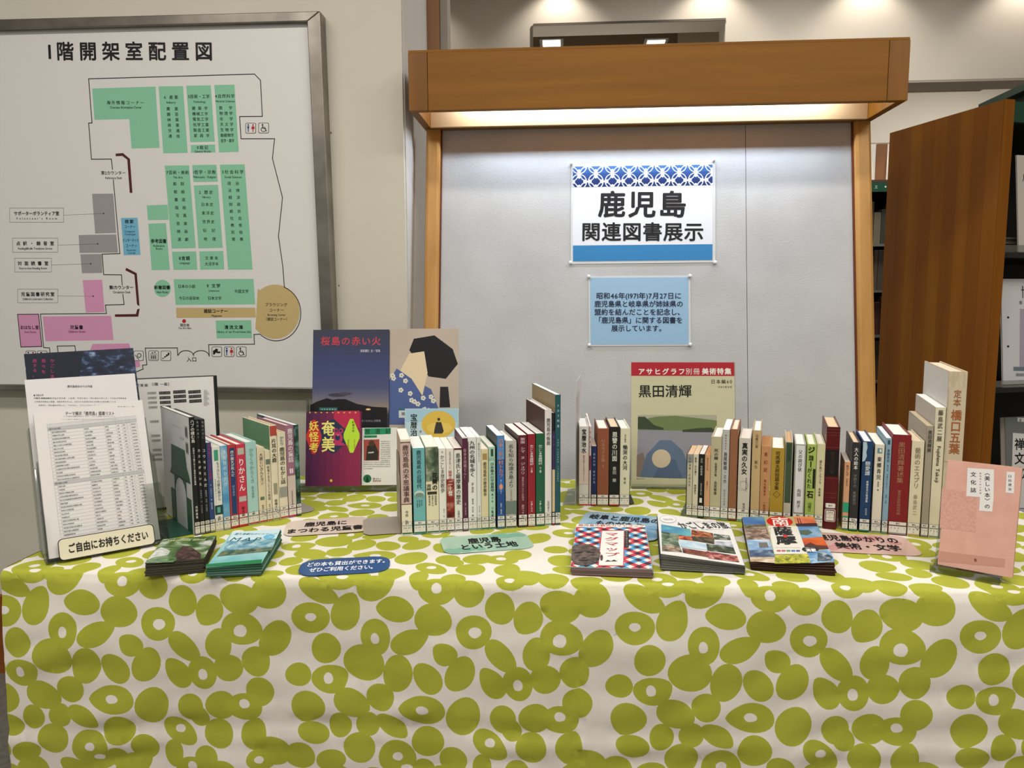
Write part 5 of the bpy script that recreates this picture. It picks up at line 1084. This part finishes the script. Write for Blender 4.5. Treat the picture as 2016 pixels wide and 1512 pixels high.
m = MB(); plate(m, FZ, .02, z1[0]+.004, .004, z1[1]+.001, -.013, -.0105, ACR); m.build('back_plate', t, inv)
m = MB(); gz = Frame((FZ.o.x, FZ.o.y, T+.0004), FZ.u, Vector((-FZ.u.y, FZ.u.x, 0))); m.fbox(gz, (0, -.012, 0), (z1[0], .06, .002), ACR); m.fbox(gz, (0, -.012, .0021), (z1[0], -.010, .012), ACR); m.build('base', t, inv)
# thin ribbon marker standing up left of the small pocket books
a_ = RD.along(1349.6); o = RD.P+RD.d*a_
t, inv = thing('bookend', 'thin clear plate bookend left of the small pocket books in the right row', 'bookend', o+Vector((0, 0, .0006)), RD.rz)
m = MB(); m.box((-.0010, .004, .0), (-.0002, .11, .138), ACE); m.build('upright', t); m = MB(); m.box((-.012, .004, 0), (-.0012, .11, .001), ACR); m.build('base', t)
# ---------------- pink book on a small acrylic stand
FK = tilted(at(1841, 1110, z=T+.012), at(1993, 1138, z=T+.012), 15)
CK = (1820, 880, 5.398)
kw = (at(1993, 1138, z=T+.012)-at(1841, 1110, z=T+.012)).length; kv = FK.uv(1925, 911)[1]; k0 = FK.uv(1847, 1100)[0]
PKM = noisy('pink_cloth_cover', [(.3, 'cf9d8d'), (.7, 'd6a696')], scale=40, rough=.7, bump=.1, bscale=500)
def bk(P):
    P.poly([(185, 440), (560, 480), (545, 905), (160, 860)], noisy('pink_texture', [(.4, 'c79585'), (.6, 'd1a192')], scale=300, rough=.8), 0)
    P.poly([(150, 1105), (860, 1190), (850, 1280), (140, 1215)], 'c18d7c', 0)
    P.poly([(458, 222), (740, 240), (735, 545), (445, 522)], 'dedbd8', 1); P.poly([(590, 530), (736, 540), (720, 688), (580, 678)], 'dedbd8', 1); P.poly([(875, 262), (960, 266), (950, 494), (862, 486)], 'dedbd8', 1)
    P.vtext('文化誌', 520, 250, 500, 64, '121212', .025); P.vtext('〈美しい本〉の', 668, 245, 660, 62, '121212', .02, 3, 1.0); P.vtext('装幀百十年の系譜', 595, 265, 505, 22, '9a5a52'); P.vtext('臼田捷治', 908, 288, 470, 38, '222222', .01)
    P.h('B', 530, 568, 1200, '6a2418', 44, .03)
faced_book('pink cloth-textured book with white title panels on a small stand at the right front', FK, k0, kw, .0, kv, .02, PKM, bk, CK, spine='r', rough=.7)
t, inv = thing('book_easel', 'small clear acrylic easel under the pink book', 'stand', FK.o)
gk = Frame((FK.o.x, FK.o.y, T+.0006), FK.u, Vector((-FK.u.y, FK.u.x, 0)))
m = MB(); m.fbox(gk, (-.006, -.014, 0), (kw*.86, .075, .002), ACR); m.fbox(gk, (-.006, -.014, .0021), (kw*.86, -.012, .012), ACE); m.fbox(gk, (-.004, .001, .0021), (kw*.86, .018, .0075), ACR); m.build('base', t, inv)
m = MB(); plate(m, FK, -.004, kw*.86, .002, kv*.55, -.0235, -.0215, ACR); m.build('back_plate', t, inv)
# ---------------- flat laminated signs on the cloth
def flat(BLp, BRp, TLp, z):
    A, B, D = at(*BLp, z=z), at(*BRp, z=z), at(*TLp, z=z); F = Frame(A, B-A, D-A); return F, (B-A).length, (D-A).dot(F.v)
def sign(label, bl, br, tl, col, draw, r=.022, crop=(0, 0, 1), z=T+.0016, nm='sign'):
    F, w, h = flat(bl, br, tl, z); t, inv = thing(nm, label, 'sign', F.o)
    m = MB(); m.slab(F, rr(0, 0, w, h, min(r, h*.45)), -.0006, 0, mat(col, .22, 0, .6) if isinstance(col, str) else col); m.build('card', t, inv)
    P = Print(F, crop, 0); draw(P, w, h); P.build('lettering', t, inv); return t
def txt(P, w, h, rows, col, bold=.028):
    P.crop = None
    for s_, x0, x1, y, hh in rows: P.h(s_, w*x0, w*x1, h*y, col, h*hh, bold)
def blotch(P, w, h, c_, pts):
    P.crop = None
    for x, y, r in pts: P.ell(w*x, h*y, r, r*.95, c_, 0, 16)
sign('pale pink laminated sign about childrens books, left of the beige bookend', (557, 1056), (727, 1045), (566, 1026), 'd9c8ba', lambda P, w, h: txt(P, w, h, (('鹿児島に', .22, .74, .66, .30), ('まつわる児童書', .02, .93, .28, .30)), '151515'))
def sg2(P, w, h):
    blotch(P, w, h, '7fb39c', [(.62, .85, .011), (.68, .80, .011), (.72, .9, .011), (.82, .82, .012), (.76, .78, .010), (.88, .86, .011), (.93, .80, .010), (.06, .18, .011), (.12, .12, .012), (.18, .2, .010), (.24, .12, .010), (.3, .2, .011), (.36, .24, .010), (.4, .16, .010)])
    txt(P, w, h, (('鹿児島', .30, .68, .64, .34), ('という土地', .18, .83, .30, .34)), '151515')
sign('mint green laminated sign with darker blotches in front of the middle row', (876, 1091), (1055, 1078), (870, 1058), 'a9ccb8', sg2)
sign('dark blue oblong laminated sign with white lettering near the front edge', (583, 1135), (767, 1125), (588, 1103), '1f4f86', lambda P, w, h: txt(P, w, h, (('どの本も貸出ができます。', .07, .99, .66, .27), ('ぜひご利用ください。', .12, .86, .32, .27)), 'dfe6ee'), r=.03)
def sg4(P, w, h):
    blotch(P, w, h, '6f9cb9', [(.58, .85, .014), (.66, .80, .014), (.74, .88, .014), (.8, .75, .013), (.08, .35, .014), (.16, .45, .013), (.92, .5, .016), (.86, .3, .014), (.95, .2, .014)])
    txt(P, w, h, (('岐阜と鹿児島の', .08, .98, .78, .22), ('ものがたり', .20, .80, .53, .22), ('宝暦治水', .25, .75, .26, .22)), '151a24')
sign('light blue laminated sign partly under the checkered brochures', (1124, 1052), (1292, 1066), (1136, 1005), '97b8cc', sg4)
def sg5(P, w, h):
    blotch(P, w, h, 'c98f8e', [(.55, .8, .014), (.62, .7, .014), (.7, .82, .015), (.48, .72, .013), (.3, .3, .014), (.38, .22, .014), (.22, .2, .013), (.85, .6, .012)])
    txt(P, w, h, (('鹿児島ゆかりの', .14, .90, .72, .32), ('美術・文学', .26, .85, .32, .32)), '151515')
sign('rose pink laminated sign with darker blotches right of the landscape brochures', (1596, 1084), (1822, 1095), (1594, 1047), 'd9b4aa', sg5)
# ---------------- stacks of free brochures
def homog(src, dst):
    A = []; B = []
    for (x, y), (u, v) in zip(src, dst):
        A += [[x, y, 1, 0, 0, 0, -u*x, -u*y], [0, 0, 0, x, y, 1, -v*x, -v*y]]; B += [u, v]
    return list(np.linalg.solve(np.array(A, float), np.array(B, float)))
def stack(label, group, under, quad, n, h, edge, pagec, cover, draw, crop, lean=(0, 0), seed=1):
    cq = quad; (ox, oy, sc) = crop; tw = (h[0]-h[1]+h[2]-h[3])/4; hh = [h[0]-tw, h[1]+tw, h[2]-tw, h[3]+tw]
    c4 = [at(ox+x/sc, oy+y/sc, z=T+.0008+hq) for (x, y), hq in zip(quad, hh)]; bl, br, tr, tl = c4
    Uv = (br-bl+tr-tl)/2; Vv = (tl-bl+tr-br)/2; w, d = Uv.length, Vv.length
    n3 = Uv.cross(Vv).normalized(); un = Uv.normalized(); vn = Vv.normalized(); ua = (un+vn.cross(n3)).normalized()
    cen = (bl+br+tr+tl)/4; F = Frame(cen, ua, Vv); F.o = cen-F.u*w/2-F.v*d/2; rg = random.Random(seed)
    def pt(u, v, fr, dx, dy):
        P_ = F.p(u+dx, v+dy); zt = P_.z-T-.0008; return Vector((P_.x, P_.y, T+.0009+zt*fr))
    for k in range(n):
        fz = (n-1-k)/n; dx, dy = lean[0]*fz+rg.uniform(-.0015, .0015), lean[1]*fz+rg.uniform(-.0012, .0012); top = k == n-1
        if top: dx = dy = 0
        f0 = k/n; df = .88/n; o_ = pt(0, 0, f0, dx, dy)
        t, inv = thing('brochure', label if top else under, 'brochure', o_, 0, group)
        m = MB(); ec = mat(edge[k % len(edge)], .5); tc_ = (cover if isinstance(cover, bpy.types.Material) else mat(cover, .3, 0, .5)) if top else ec
        for (i0, fa, fb, mm) in ((0, f0, f0+df*.2, ec), (.0006, f0+df*.21, f0+df*.79, mat(pagec[k % len(pagec)], .8)), (0, f0+df*.8, (k+1)/n if top else f0+df, tc_)):
            q = [(i0, i0), (w-i0, i0), (w-i0, d-i0), (i0, d-i0)]
            vs = [pt(x, y, fa, dx, dy) for x, y in q]+[pt(x, y, fb, dx, dy) for x, y in q]
            m.add(vs, [(0, 3, 2, 1), (4, 5, 6, 7), (0, 1, 5, 4), (1, 2, 6, 5), (2, 3, 7, 6), (3, 0, 4, 7)], mm)
        m.build('booklet', t, inv)
        if top:
            P = Print(F, crop, 0, .0004); P.map = homog(cq, [(0, 0), (w, 0), (w, d), (0, d)]); P.W, P.H = w, d; draw(P); P.build('cover_print', t, inv)
def ph(name, *st, sc=60, stretch=(1, 1, 1), rough=.3): return noisy(name, list(zip(np.linspace(.34, .68, len(st)), st)), scale=sc, stretch=stretch, rough=rough, detail=6, dist=.6)
TREE = ph('tree_photo', '23301c', '3f5c30', '587a40', 'a9b3a0', 'd6d8d4', sc=26)
def dtree(P):
    P.poly([(640, 300), (760, 330), (860, 400), (850, 460), (560, 495), (540, 400)], ph('trunk_photo', '2b1f1c', '4a3430', '6b5048', sc=90), 0)
    P.poly([(110, 520), (240, 370), (330, 320), (470, 370), (430, 430), (200, 470)], ph('bright_leaf_photo', '8a9a84', 'c5cac4', 'd9dcd8', sc=60), 0)
    P.poly([(130, 500), (560, 455), (520, 515), (100, 548)], ph('moss_photo', '2b4a2a', '4f7a3f', '7a9a6a', sc=80), 1)
    P.h('yakushima island', 420, 920, 222, 'c9cf9a', 40, .012)
stack('leafy green forest brochure with dark trunk on its cover, top of its stack', 'forest brochures at the left front', 'leafy forest brochure lying under the top one of its stack', [(100, 545), (890, 455), (1040, 175), (345, 200)], 13, (.021, .025, .017, .021), ['2b2c22', '1f2018', '4a4434'], ['8f8a78', 'a39e8c', '6a6654'], TREE, dtree, (270, 1030, 6.72), (.0, -.004), 3)
SEA = ph('lagoon_photo', '6fb0b4', '8fc4c4', 'a9d2d0', sc=12)
def dmap(P):
    P.poly([(1250, 125), (1890, 75), (1840, 205), (1200, 240)], 'c5dde2', 1)
    P.poly([(1190, 240), (1838, 205), (1800, 320), (1140, 370)], ph('blue_hill_photo', '3f7d94', '5f98aa', '8fb8c2', 'c9d8da', sc=50), 1)
    P.poly([(1130, 368), (1800, 320), (1780, 372), (1060, 440)], ph('forest_shore_photo', '27463c', '3a5f4a', '6a7a5a', '8a7a64', sc=90), 2)
    P.poly([(925, 540), (1660, 485), (1650, 540), (920, 575)], '1f7a48', 2)
    P.ell(1740, 185, 78, 30, '69b4d4', 3, 24, -.12); P.h('屋久島観光ガイドマップ', 1285, 1840, 148, '3f7f92', 26); P.h('MAP', 1240, 1640, 215, '14505c', 62, .0); P.h('わいわい', 1690, 1790, 185, 'd0e4ea', 20)
stack('turquoise seaside map brochure with a blue dot on its cover, top of its stack', 'seaside map brochures at the left front', 'seaside map brochure lying under the top one of its stack', [(920, 578), (1655, 530), (1893, 78), (1240, 128)], 15, (.016, .020, .028, .024), ['1f6a44', '2a5a48', '8fa8a0'], ['c9cfc9', '7a8a84', 'b4bcb6'], SEA, dmap, (270, 1030, 6.72), (.001, -.003), 4)
def dmag(P):
    w, h = P.W, P.H; cp = P.crop; P.crop = None; N_ = 13; s_ = w/N_*.98; bx = (.0005, .0005, w-.0005, h-.0005)
    P.rect(.0004, .0004, w-.0004, h-.0004, 'e3ded2', 0); cA, cB, cD = 'c93a4a', '4a98c6', '3a2030'
    r = w/9.2
    for i in range(-20, 24):
        for j in range(-20, 24):
            cx, cy = (i-j)*r*.5+.004, (i+j)*r*.56
            if not (-r < cx < w+r and -r < cy < h+r): continue
            c1 = cA if i % 4 == 0 else (cB if i % 4 == 2 else None); c2 = cA if j % 4 == 1 else (cB if j % 4 == 3 else None)
            c_ = cD if (c1 and c2) else (c1 or c2)
            if c_: P.poly([(cx-r*.5, cy), (cx, cy-r*.56), (cx+r*.5, cy), (cx, cy+r*.56)], c_, 1, bx)
    P.crop = cp
    P.poly([(135, 180), (870, 180), (878, 208), (128, 212)], 'e3ded2', 2); P.h('鹿児島市観光ガイドマップ', 150, 868, 193, 'b5453f', 24, .01)
    P.poly([(395, 245), (645, 240), (635, 630), (358, 626)], 'c9302f', 2); P.poly([(402, 253), (638, 248), (626, 622), (366, 618)], 'e9e5dd', 3)
    P.vtext('マグマップ', 505, 262, 535, 155, 'b5262e', .022, 4, .8); P.poly([(650, 245), (694, 245), (690, 432), (640, 432)], '1f1a1a', 3); P.vtext('鹿児島市観光まっぷ', 668, 252, 425, 24, 'e0dcd4', .01, 4)
    P.poly([(430, 582), (460, 562), (495, 575), (530, 560), (568, 580)], '4a2a3a', 4); P.h('マグマシティ', 440, 560, 600, '4a4a4a', 12)
    SK, SD = ph('bronze_photo', '2f2724', '5a4d46', '7a6a60', sc=110), '1f1917'
    P.poly([(90, 420), (130, 398), (260, 395), (350, 430), (388, 490), (372, 560), (310, 605), (190, 622), (120, 605), (82, 560), (86, 490)], SK, 5)
    P.ell(396, 540, 15, 34, SK, 6)
    P.poly([(112, 482), (200, 476), (200, 488), (112, 494)], SD, 6); P.poly([(232, 478), (326, 478), (322, 490), (234, 488)], SD, 6)
    P.poly([(205, 480), (226, 480), (240, 538), (190, 538)], '6b5c54', 6); P.poly([(188, 536), (242, 536), (232, 545), (198, 545)], SD, 7)
    P.poly([(150, 562), (270, 560), (250, 572), (170, 574)], SD, 7)
stack('red, blue and white checkered brochure with a bronze head on it', 'checkered brochures at the front', 'checkered brochure lying under the top one of its stack', [(75, 628), (945, 662), (880, 190), (130, 185)], 9, (.014, .014, .018, .014), ['a05a5a', '6a8a98', '8a7a70'], ['8f9a94', 'a09284', '7a8a88'], 'e3ded2', dmag, (1110, 1000, 5.449), (.002, -.002), 5)
def dkag(P):
    P.ell(1122, 123, 96, 42, '9a9a98', 1, 30, .08); P.ell(1122, 123, 92, 39, 'e3e1dd', 2, 30, .08); P.h('感動体験', 1070, 1178, 128, '9a9a98', 22)
    P.h('KAGOSHIMA TOURISM GUIDE MAP', 1345, 1750, 158, 'a9a9a8', 14); P.h('かごしまの旅', 1240, 1765, 195, '2a2a2a', 68, .02); P.h('見る・食べる・遊ぶ観光ガイドブック', 1310, 1735, 240, '8a8a88', 12)
    q = ph
    P.poly([(1045, 180), (1370, 235), (1380, 300), (1370, 330), (1048, 270)], ph('sky_sea_photo', '3f6fa6', '4a9ab0', '6fc0b8', sc=20, stretch=(1, 1, 1)), 1)
    P.poly([(1048, 262), (1250, 290), (1240, 380), (1280, 480), (1060, 475)], ph('coast_photo', '2a3a34', '4a6a50', '7a8a70', 'a8a090', sc=70), 1)
    P.poly([(1060, 420), (1230, 420), (1285, 485), (1065, 470)], ph('rock_photo', '3a302a', '8a7460', 'c0ab90', sc=80), 2)
    P.poly([(1382, 240), (1612, 280), (1615, 330), (1380, 312)], ph('food_photo', '3a1a14', '9a4a2a', 'd0a070', sc=90), 2); P.poly([(1618, 285), (1785, 305), (1798, 352), (1616, 345)], ph('waterfall_photo', '1f2a20', '4a5a48', 'c9ccc8', sc=70), 2)
    P.poly([(1380, 310), (1625, 335), (1625, 395), (1385, 360)], ph('dark_hill_photo', '1c1c18', '3a3a2c', '6a5a40', sc=70), 1)
    P.poly([(1240, 300), (1385, 320), (1390, 360), (1240, 345)], ph('fire_photo', '2a0e0a', 'c04a20', 'e0a060', sc=80), 3)
    P.poly([(1240, 345), (1540, 395), (1545, 460), (1270, 432)], ph('pale_sky_photo', '8fb4cc', 'b5cfdc', 'dbe2e4', sc=30), 2); P.poly([(1540, 390), (1820, 430), (1842, 495), (1550, 465)], ph('pine_photo', '1c2a20', '3a4a30', '8a8f84', sc=80), 2)
    P.poly([(1628, 370), (1800, 370), (1822, 430), (1635, 405)], ph('snow_photo', '6a7a8a', 'b0b8c0', 'd6d8dc', sc=60), 3)
    P.poly([(1280, 440), (1560, 480), (1600, 540), (1290, 490)], ph('hall_photo', '2a1410', '6a2c20', '9a6048', sc=70), 3); P.poly([(1540, 470), (1850, 515), (1872, 578), (1560, 545)], ph('feast_photo', '4a1c1c', 'a04a44', 'd8a49a', sc=90), 3)
stack('white travel brochure with a collage of coast photographs, top of its stack', 'white travel brochures at the front', 'white travel brochure lying under the top one of its stack', [(1045, 500), (1922, 605), (1790, 165), (998, 50)], 18, (.028, .016, .024, .040), ['5a5a58', '8a8a86', '3a3a38'], ['c4c2bc', '8f8e8a', 'a9a7a2'], 'e3e1dd', dkag, (1110, 1000, 5.449), (.001, -.002), 6)
def dmin(P):
    P.poly([(50, 100), (280, 95), (318, 215), (80, 220)], ph('blue_bay_photo', '2f5aa0', '3f78b4', '5a94b8', sc=14), 1); P.poly([(75, 185), (312, 180), (322, 222), (82, 228)], ph('islet_photo', '3a3428', '6a6450', '9a9684', sc=90), 2)
    P.poly([(82, 228), (322, 222), (352, 342), (108, 345)], ph('sand_bath_photo', '5a4a40', '8a7468', 'c4b4a8', sc=70), 1); P.poly([(108, 345), (352, 342), (385, 452), (140, 455)], ph('stone_sky_photo', '6a94c0', '8fb0cc', 'c0d0d8', sc=30), 1); P.poly([(235, 375), (320, 372), (340, 425), (245, 430)], '6a6660', 2)
    P.poly([(140, 450), (385, 448), (400, 500), (395, 525), (150, 530)], ph('cape_photo', '2a3c5a', '4a6480', '90a8b4', sc=50), 2); P.poly([(150, 520), (410, 520), (420, 580), (160, 560)], ph('beach_photo', '8a7a64', 'c4ae90', 'ddd0b8', sc=60), 2)
    P.poly([(285, 95), (600, 92), (735, 490), (395, 495)], 'b5ac7a', 2); P.poly([(330, 200), (640, 200), (730, 488), (400, 492)], 'd8d5c8', 3)
    P.ell(455, 150, 140, 58, 'c4201f', 4, 32, .05); P.h('南', 360, 560, 150, 'f0ebe4', 100, .012, 5); P.h('薩', 385, 590, 255, '111111', 96, .035, 5); P.h('摩', 410, 630, 350, '111111', 96, .035, 5); P.ell(512, 310, 24, 14, 'c4201f', 6)
    P.vtext('歴史・自然に会う薩摩半島', 350, 215, 400, 22, '4a4a40', 0, 5); P.h('MINAMISATSUMA', 400, 665, 428, 'a9a49a', 14, 0, 5)
    for i, c_ in enumerate(('b04a5a', 'b0507a', '4a8a5a', '3a6aa8', '4a4aa0')): P.rect(422+i*49, 452, 462+i*49, 468, c_, 5)
    P.poly([(600, 92), (822, 90), (850, 168), (628, 178)], ph('sunset_photo', 'c04a4a', 'd8704a', 'e8a050', sc=12), 2); P.poly([(625, 172), (852, 165), (862, 200), (632, 205)], '3a2228', 3); P.poly([(640, 110), (652, 110), (668, 172), (656, 172)], '6a2030', 3); P.poly([(665, 110), (675, 110), (690, 170), (680, 170)], '6a2030', 3)
    P.poly([(632, 205), (865, 200), (905, 315), (680, 330)], ph('mountain_bay_photo', '3a6aa8', '5a8ab8', '9ab4c4', sc=14), 2); P.poly([(660, 245), (760, 240), (800, 270), (740, 300), (672, 290)], '4a5c4c', 3)
    P.poly([(680, 330), (908, 315), (955, 438), (720, 450)], ph('orange_sea_photo', '8a2a14', 'c4481a', 'd8702a', sc=16), 2); P.poly([(700, 405), (770, 375), (830, 400), (940, 408), (955, 438), (720, 450)], '4a2012', 3)
    P.poly([(725, 480), (960, 440), (1003, 565), (760, 582)], ph('surf_photo', '4a80b8', '8fb4cc', 'dfe6ea', sc=40), 2); P.poly([(835, 480), (900, 470), (990, 520), (960, 560), (830, 560)], ph('storm_rock_photo', '1c2a3a', '4a5a6a', 'a8b4bc', sc=90), 3)
    P.poly([(402, 505), (735, 490), (760, 580), (400, 585)], ph('flower_field_photo', '5a6a1c', 'a8a832', 'd4c848', sc=120), 4)
    P.ell(765, 445, 86, 30, '141414', 6, 28); P.h('桜島フェリー', 710, 815, 430, 'd8d4cc', 13, 0, 7); P.h('満載', 715, 825, 455, 'f0ece4', 34, .02, 7)
stack('glossy landscape photo brochure with a red circle title, top of its stack', 'landscape brochures at the front', 'landscape photo brochure lying under the top one of its stack', [(158, 562), (1005, 568), (825, 90), (48, 98)], 14, (.014, .022, .034, .022), ['3a2620', '5a3a30', '241a16'], ['6a4a3a', '8a6a58', '4a3228'], 'b5ac7a', dmin, (1450, 1000, 5.305), (.002, -.003), 8)
# ================================================================ RIGHT HAND FURNITURE
HZ = 1.73
PA = at(1752, 262, z=HZ); PB = at(1977, 196, z=HZ)
dr = (PB-PA); dr.z = 0; LB = dr.length
t, inv = thing('bookcase', 'dark display bookcase with a honey brown wooden end panel right of the display board', 'bookcase', (PA.x, PA.y, 0))
FE = Frame((PA.x, PA.y, 0), dr, (0, 0, 1))               # left face of the end panel
VEN = wood('veneer_brown', '804a0a', '8d550d', '9b6410', axis=2, scale=3)
k = 9
for i in range(k):
    m = MB(); m.fbox(FE, (LB*i/k+(.0003 if i else 0), .02, -.030), (LB*(i+1)/k-.0003, HZ, 0), VEN if i % 2 == 0 else wood('veneer_brown_b', '784408', '854f0b', '935b0f', axis=2, scale=3)); m.build('veneer_strip', t, inv)
m = MB(); m.fbox(FE, (LB+.0005, .02, -.034), (LB+.004, HZ+.001, .0), wood('veneer_edge', '744204', '824c08', '90580c', axis=2)); m.build('edge_strip', t, inv)
n_ = -FE.n; FD = Frame(FE.p(LB, 0, -.036), n_, (0, 0, 1))     # bookcase front, running right and back
DK = mat('1a1b1a', .5); SHW = 1.0
m = MB(); m.fbox(FD, (0, .02, -LB+.0), (SHW, HZ-.02, -LB+.01), DK); m.build('back_panel', t, inv)
def shelf_at(px, py, n=-.02, nm='shelf'):
    v = FD.uv(px, py, n)[1]; m = MB(); m.fbox(FD, (.002, v-.014, -LB+.012), (SHW, v, -.004), mat('232423', .45)); m.build(nm, t, inv); return v
s1 = shelf_at(1990, 498); s2 = shelf_at(1990, 762); s3 = shelf_at(2000, 1062); s0 = shelf_at(2008, 232); s4 = FD.uv(2010, 1180, 0)[1]
m = MB(); m.fbox(FD, (.002, .06, -LB+.012), (SHW, .08, -.004), DK); m.build('shelf', t, inv)
m = MB(); m.fbox(FD, (.0, HZ-.06, -.01), (SHW, HZ-.004, .002), mat('1c4030', .5)); m.build('green_fascia', t, inv)
def shelf_item(label, px0, px1, v0, py_top, n, thick, col, draw, nm='magazine', cat='magazine', sl=6):
    F = Frame(FD.p(0, v0, n), FD.u, Vector((0, 0, 1))*cos(radians(sl))-FD.n*sin(radians(sl)))
    u0 = F.uv(px0, 700)[0]; u1 = F.uv(px1, 700)[0]; vt_ = F.uv(px0+10, py_top)[1]
    return faced_book(label, F, u0, u0+u1 if False else u1, .0, vt_, thick, col, draw, None, nm=nm, cat=cat)
def dA(P):
    F = P.F; P.crop = (0, 0, 1)
    P.h('博物館', 2009, 2075, 575, '222226', 26); P.h('郷土資料', 2006, 2060, 596, '4a4a50', 8); P.poly([(2008, 608), (2080, 612), (2080, 725), (2007, 722)], 'a9a0ae', 1); P.poly([(1995, 722), (2070, 724), (2070, 732), (1995, 730)], '6a7a80', 2)
    for y in (625, 682): P.ell(1984.5, y, 2.2, 2.2, '1a1a1a', 3, 10)
    for i in range(10): P.poly([(2000+i*1.6, 735), (2000.8+i*1.6, 735), (2000.8+i*1.6, 741), (2000+i*1.6, 741)], '3a3a3a', 2)
shelf_item('white magazine with two punched holes on the dark shelf at right edge', 1974, 2070, s2+.004, 549, -.05, .006, 'd4d2d6', dA)
def dB(P):
    P.crop = (0, 0, 1); P.poly([(1994, 852), (2040, 856), (2040, 1000), (1990, 1000)], 'dedcd8', 1); P.vtext('禅文化', 2007, 860, 945, 20, '16161a', .02); P.poly([(2003, 822), (2040, 824), (2040, 832), (2003, 830)], 'dedcd8', 2); P.h('最新号', 2006, 2030, 827, '16161a', 6, .02)
    P.poly([(1984, 1000), (2045, 1004), (2045, 1052), (1983, 1048)], 'b9bccb', 1)
shelf_item('grey plastic covered magazine with black vertical title on the shelf behind the pink book', 1976, 2075, s3+.004, 822, -.05, .02, '6f7371', dB)
def dC(P): P.crop = (0, 0, 1); P.ell(2012, 1098, 5, 6, '16161a', 1); P.poly([(2006, 1092), (2014, 1090), (2018, 1104), (2010, 1104)], '16161a', 2)
shelf_item('white magazine with a black ink mark, lowest on the dark shelf', 1990, 2070, FD.uv(1996, 1190, -.05)[1], 1068, -.05, .006, 'd6d5d2', dC)
def dD(P): P.crop = (0, 0, 1); P.h('月刊', 2012, 2060, 350, '222226', 16)
shelf_item('pale magazine on the upper dark shelf at the right edge', 2010, 2080, s1+.004, 306, -.04, .005, 'c4beb4', dD)
for py, v in ((0, s1), (1, s2), (2, s3)):
    tt, iv = thing('shelf_lip', 'clear acrylic lip along the %s dark shelf at the right edge' % ('upper', 'middle', 'lower')[py], 'stand', FD.p(0, v, -.02))
    m = MB(); m.fbox(FD, (.004, v+.0008, -.038), (SHW-.1, v+.003, -.006), ACR); m.fbox(FD, (.004, v+.0031, -.008), (SHW-.1, v+.022, -.006), ACR); m.build('lip', tt, iv)
for i in range(7):
    tt, iv = thing('newspaper', 'folded grey newspaper in the pile on the upper dark shelf', 'newspaper', FD.p(.03, s1+.005+i*.007, -.2), 0, 'newspaper pile on the dark shelf')
    m = MB(); m.fbox(FD, (.006+.002*(i % 3), s1+.0045+i*.007, -.34), (.2, s1+.0105+i*.007, -.10-.004*(i % 2)), mat(('8a8678', '7a766a')[i % 2], .9)); m.build('fold', tt, iv)
# dark green cabinet top seen above the end panel
G0 = at(1932, 190, Y=3.72)
t, inv = thing('cabinet', 'dark green cabinet top seen behind the wooden end panel at the right', 'cabinet', (G0.x, 3.3, 0))
zt_ = at(1990, 170, Y=3.3).z; m = MB(); m.box((G0.x+.04, 3.3, 0), (G0.x+1.2, 3.7, zt_), mat('1b3a2c', .5)); m.build('body', t, inv)
zz_ = at(1990, 155, Y=3.3).z; m = MB(); m.box((G0.x-.01, 3.28, zt_+.0005), (G0.x+1.25, 3.72, zz_), mat('14261e', .5)); m.build('top', t, inv)
m = MB(); m.box((G0.x+.045, 3.283, zt_-.2), (G0.x+.9, 3.298, zt_-.02), mat('21503a', .45)); m.build('sign_panel', t, inv)
# bookcase far behind, between the board post and the end panel
KY = 3.9
x0 = X_at(1690, 500, KY); x1 = X_at(1800, 500, KY); zt3 = at(1735, 357, Y=KY).z
t, inv = thing('bookcase', 'black bookcase with green header behind the right post of the display board', 'bookcase', (x0, KY, 0))
m = MB(); m.box((x0, KY+.28, 0), (x1, KY+.3, zt3), mat('121210', .6)); m.build('back_panel', t, inv)
m = MB(); m.box((x0-.02, KY, 0), (x0-.0005, KY+.3, zt3), mat('161616', .5)); m.build('side', t, inv); m = MB(); m.box((x1+.0005, KY, 0), (x1+.02, KY+.3, zt3), mat('161616', .5)); m.build('side', t, inv)
zg = at(1735, 378, Y=KY).z; m = MB(); m.box((x0, KY-.012, zg), (x1, KY-.001, zt3-.008), mat('1d4a36', .5)); m.build('header', t, inv)
P = Print(Frame((0, KY-.012, 0), (1, 0, 0), (0, 0, 1)), (1700, 140, 4.2)); P.h('工', 92, 118, 958, 'd0d8d0', 26, .02); P.ell(182, 956, 8, 8, 'd0d8d0', 1); P.build('lettering', t, inv)
m = MB(); m.box((x0, KY-.012, zt3-.0075), (x1, KY+.28, zt3+.006), mat('4a3c2c', .5)); m.build('top', t, inv)
zs = [at(1735, y, Y=KY).z for y in (480, 571, 660, 750)]
for z_ in zs: m = MB(); m.box((x0, KY, z_-.012), (x1, KY+.28, z_), mat('6a6a64', .4)); m.build('shelf', t, inv)
rg = random.Random(4); pal = ['4a4238', '3a3a34', '5a4c3c', '4a2c24', '6a6454', '2c342c', '54483c']
tops = [zg]+zs
for si, z_ in enumerate(zs):
    x = x0+.006; j = 0
    while x < x1-.03:
        w = rg.uniform(.018, .035); h = min(tops[si]-z_-.03, rg.uniform(.15, .21)); c_ = rg.choice(pal)
        tt, iv = thing('book', 'dim book on the shelves behind the right post of the display board', 'book', (x, KY+.03, z_+.0005), 0, 'books on the far black bookcase')
        m = MB(); q = MB(); q.box((x, KY+.03, z_+.0005), (x+w-.002, KY+.17, z_+h), mat(c_, .6)); q.build('cover', tt, iv, bevel=.0015)
        q = MB(); q.box((x+.002, KY+.035, z_+h+.0002), (x+w-.004, KY+.165, z_+h+.0012), mat('b5a88c', .9)); q.build('pages', tt, iv)
        x += w; j += 1
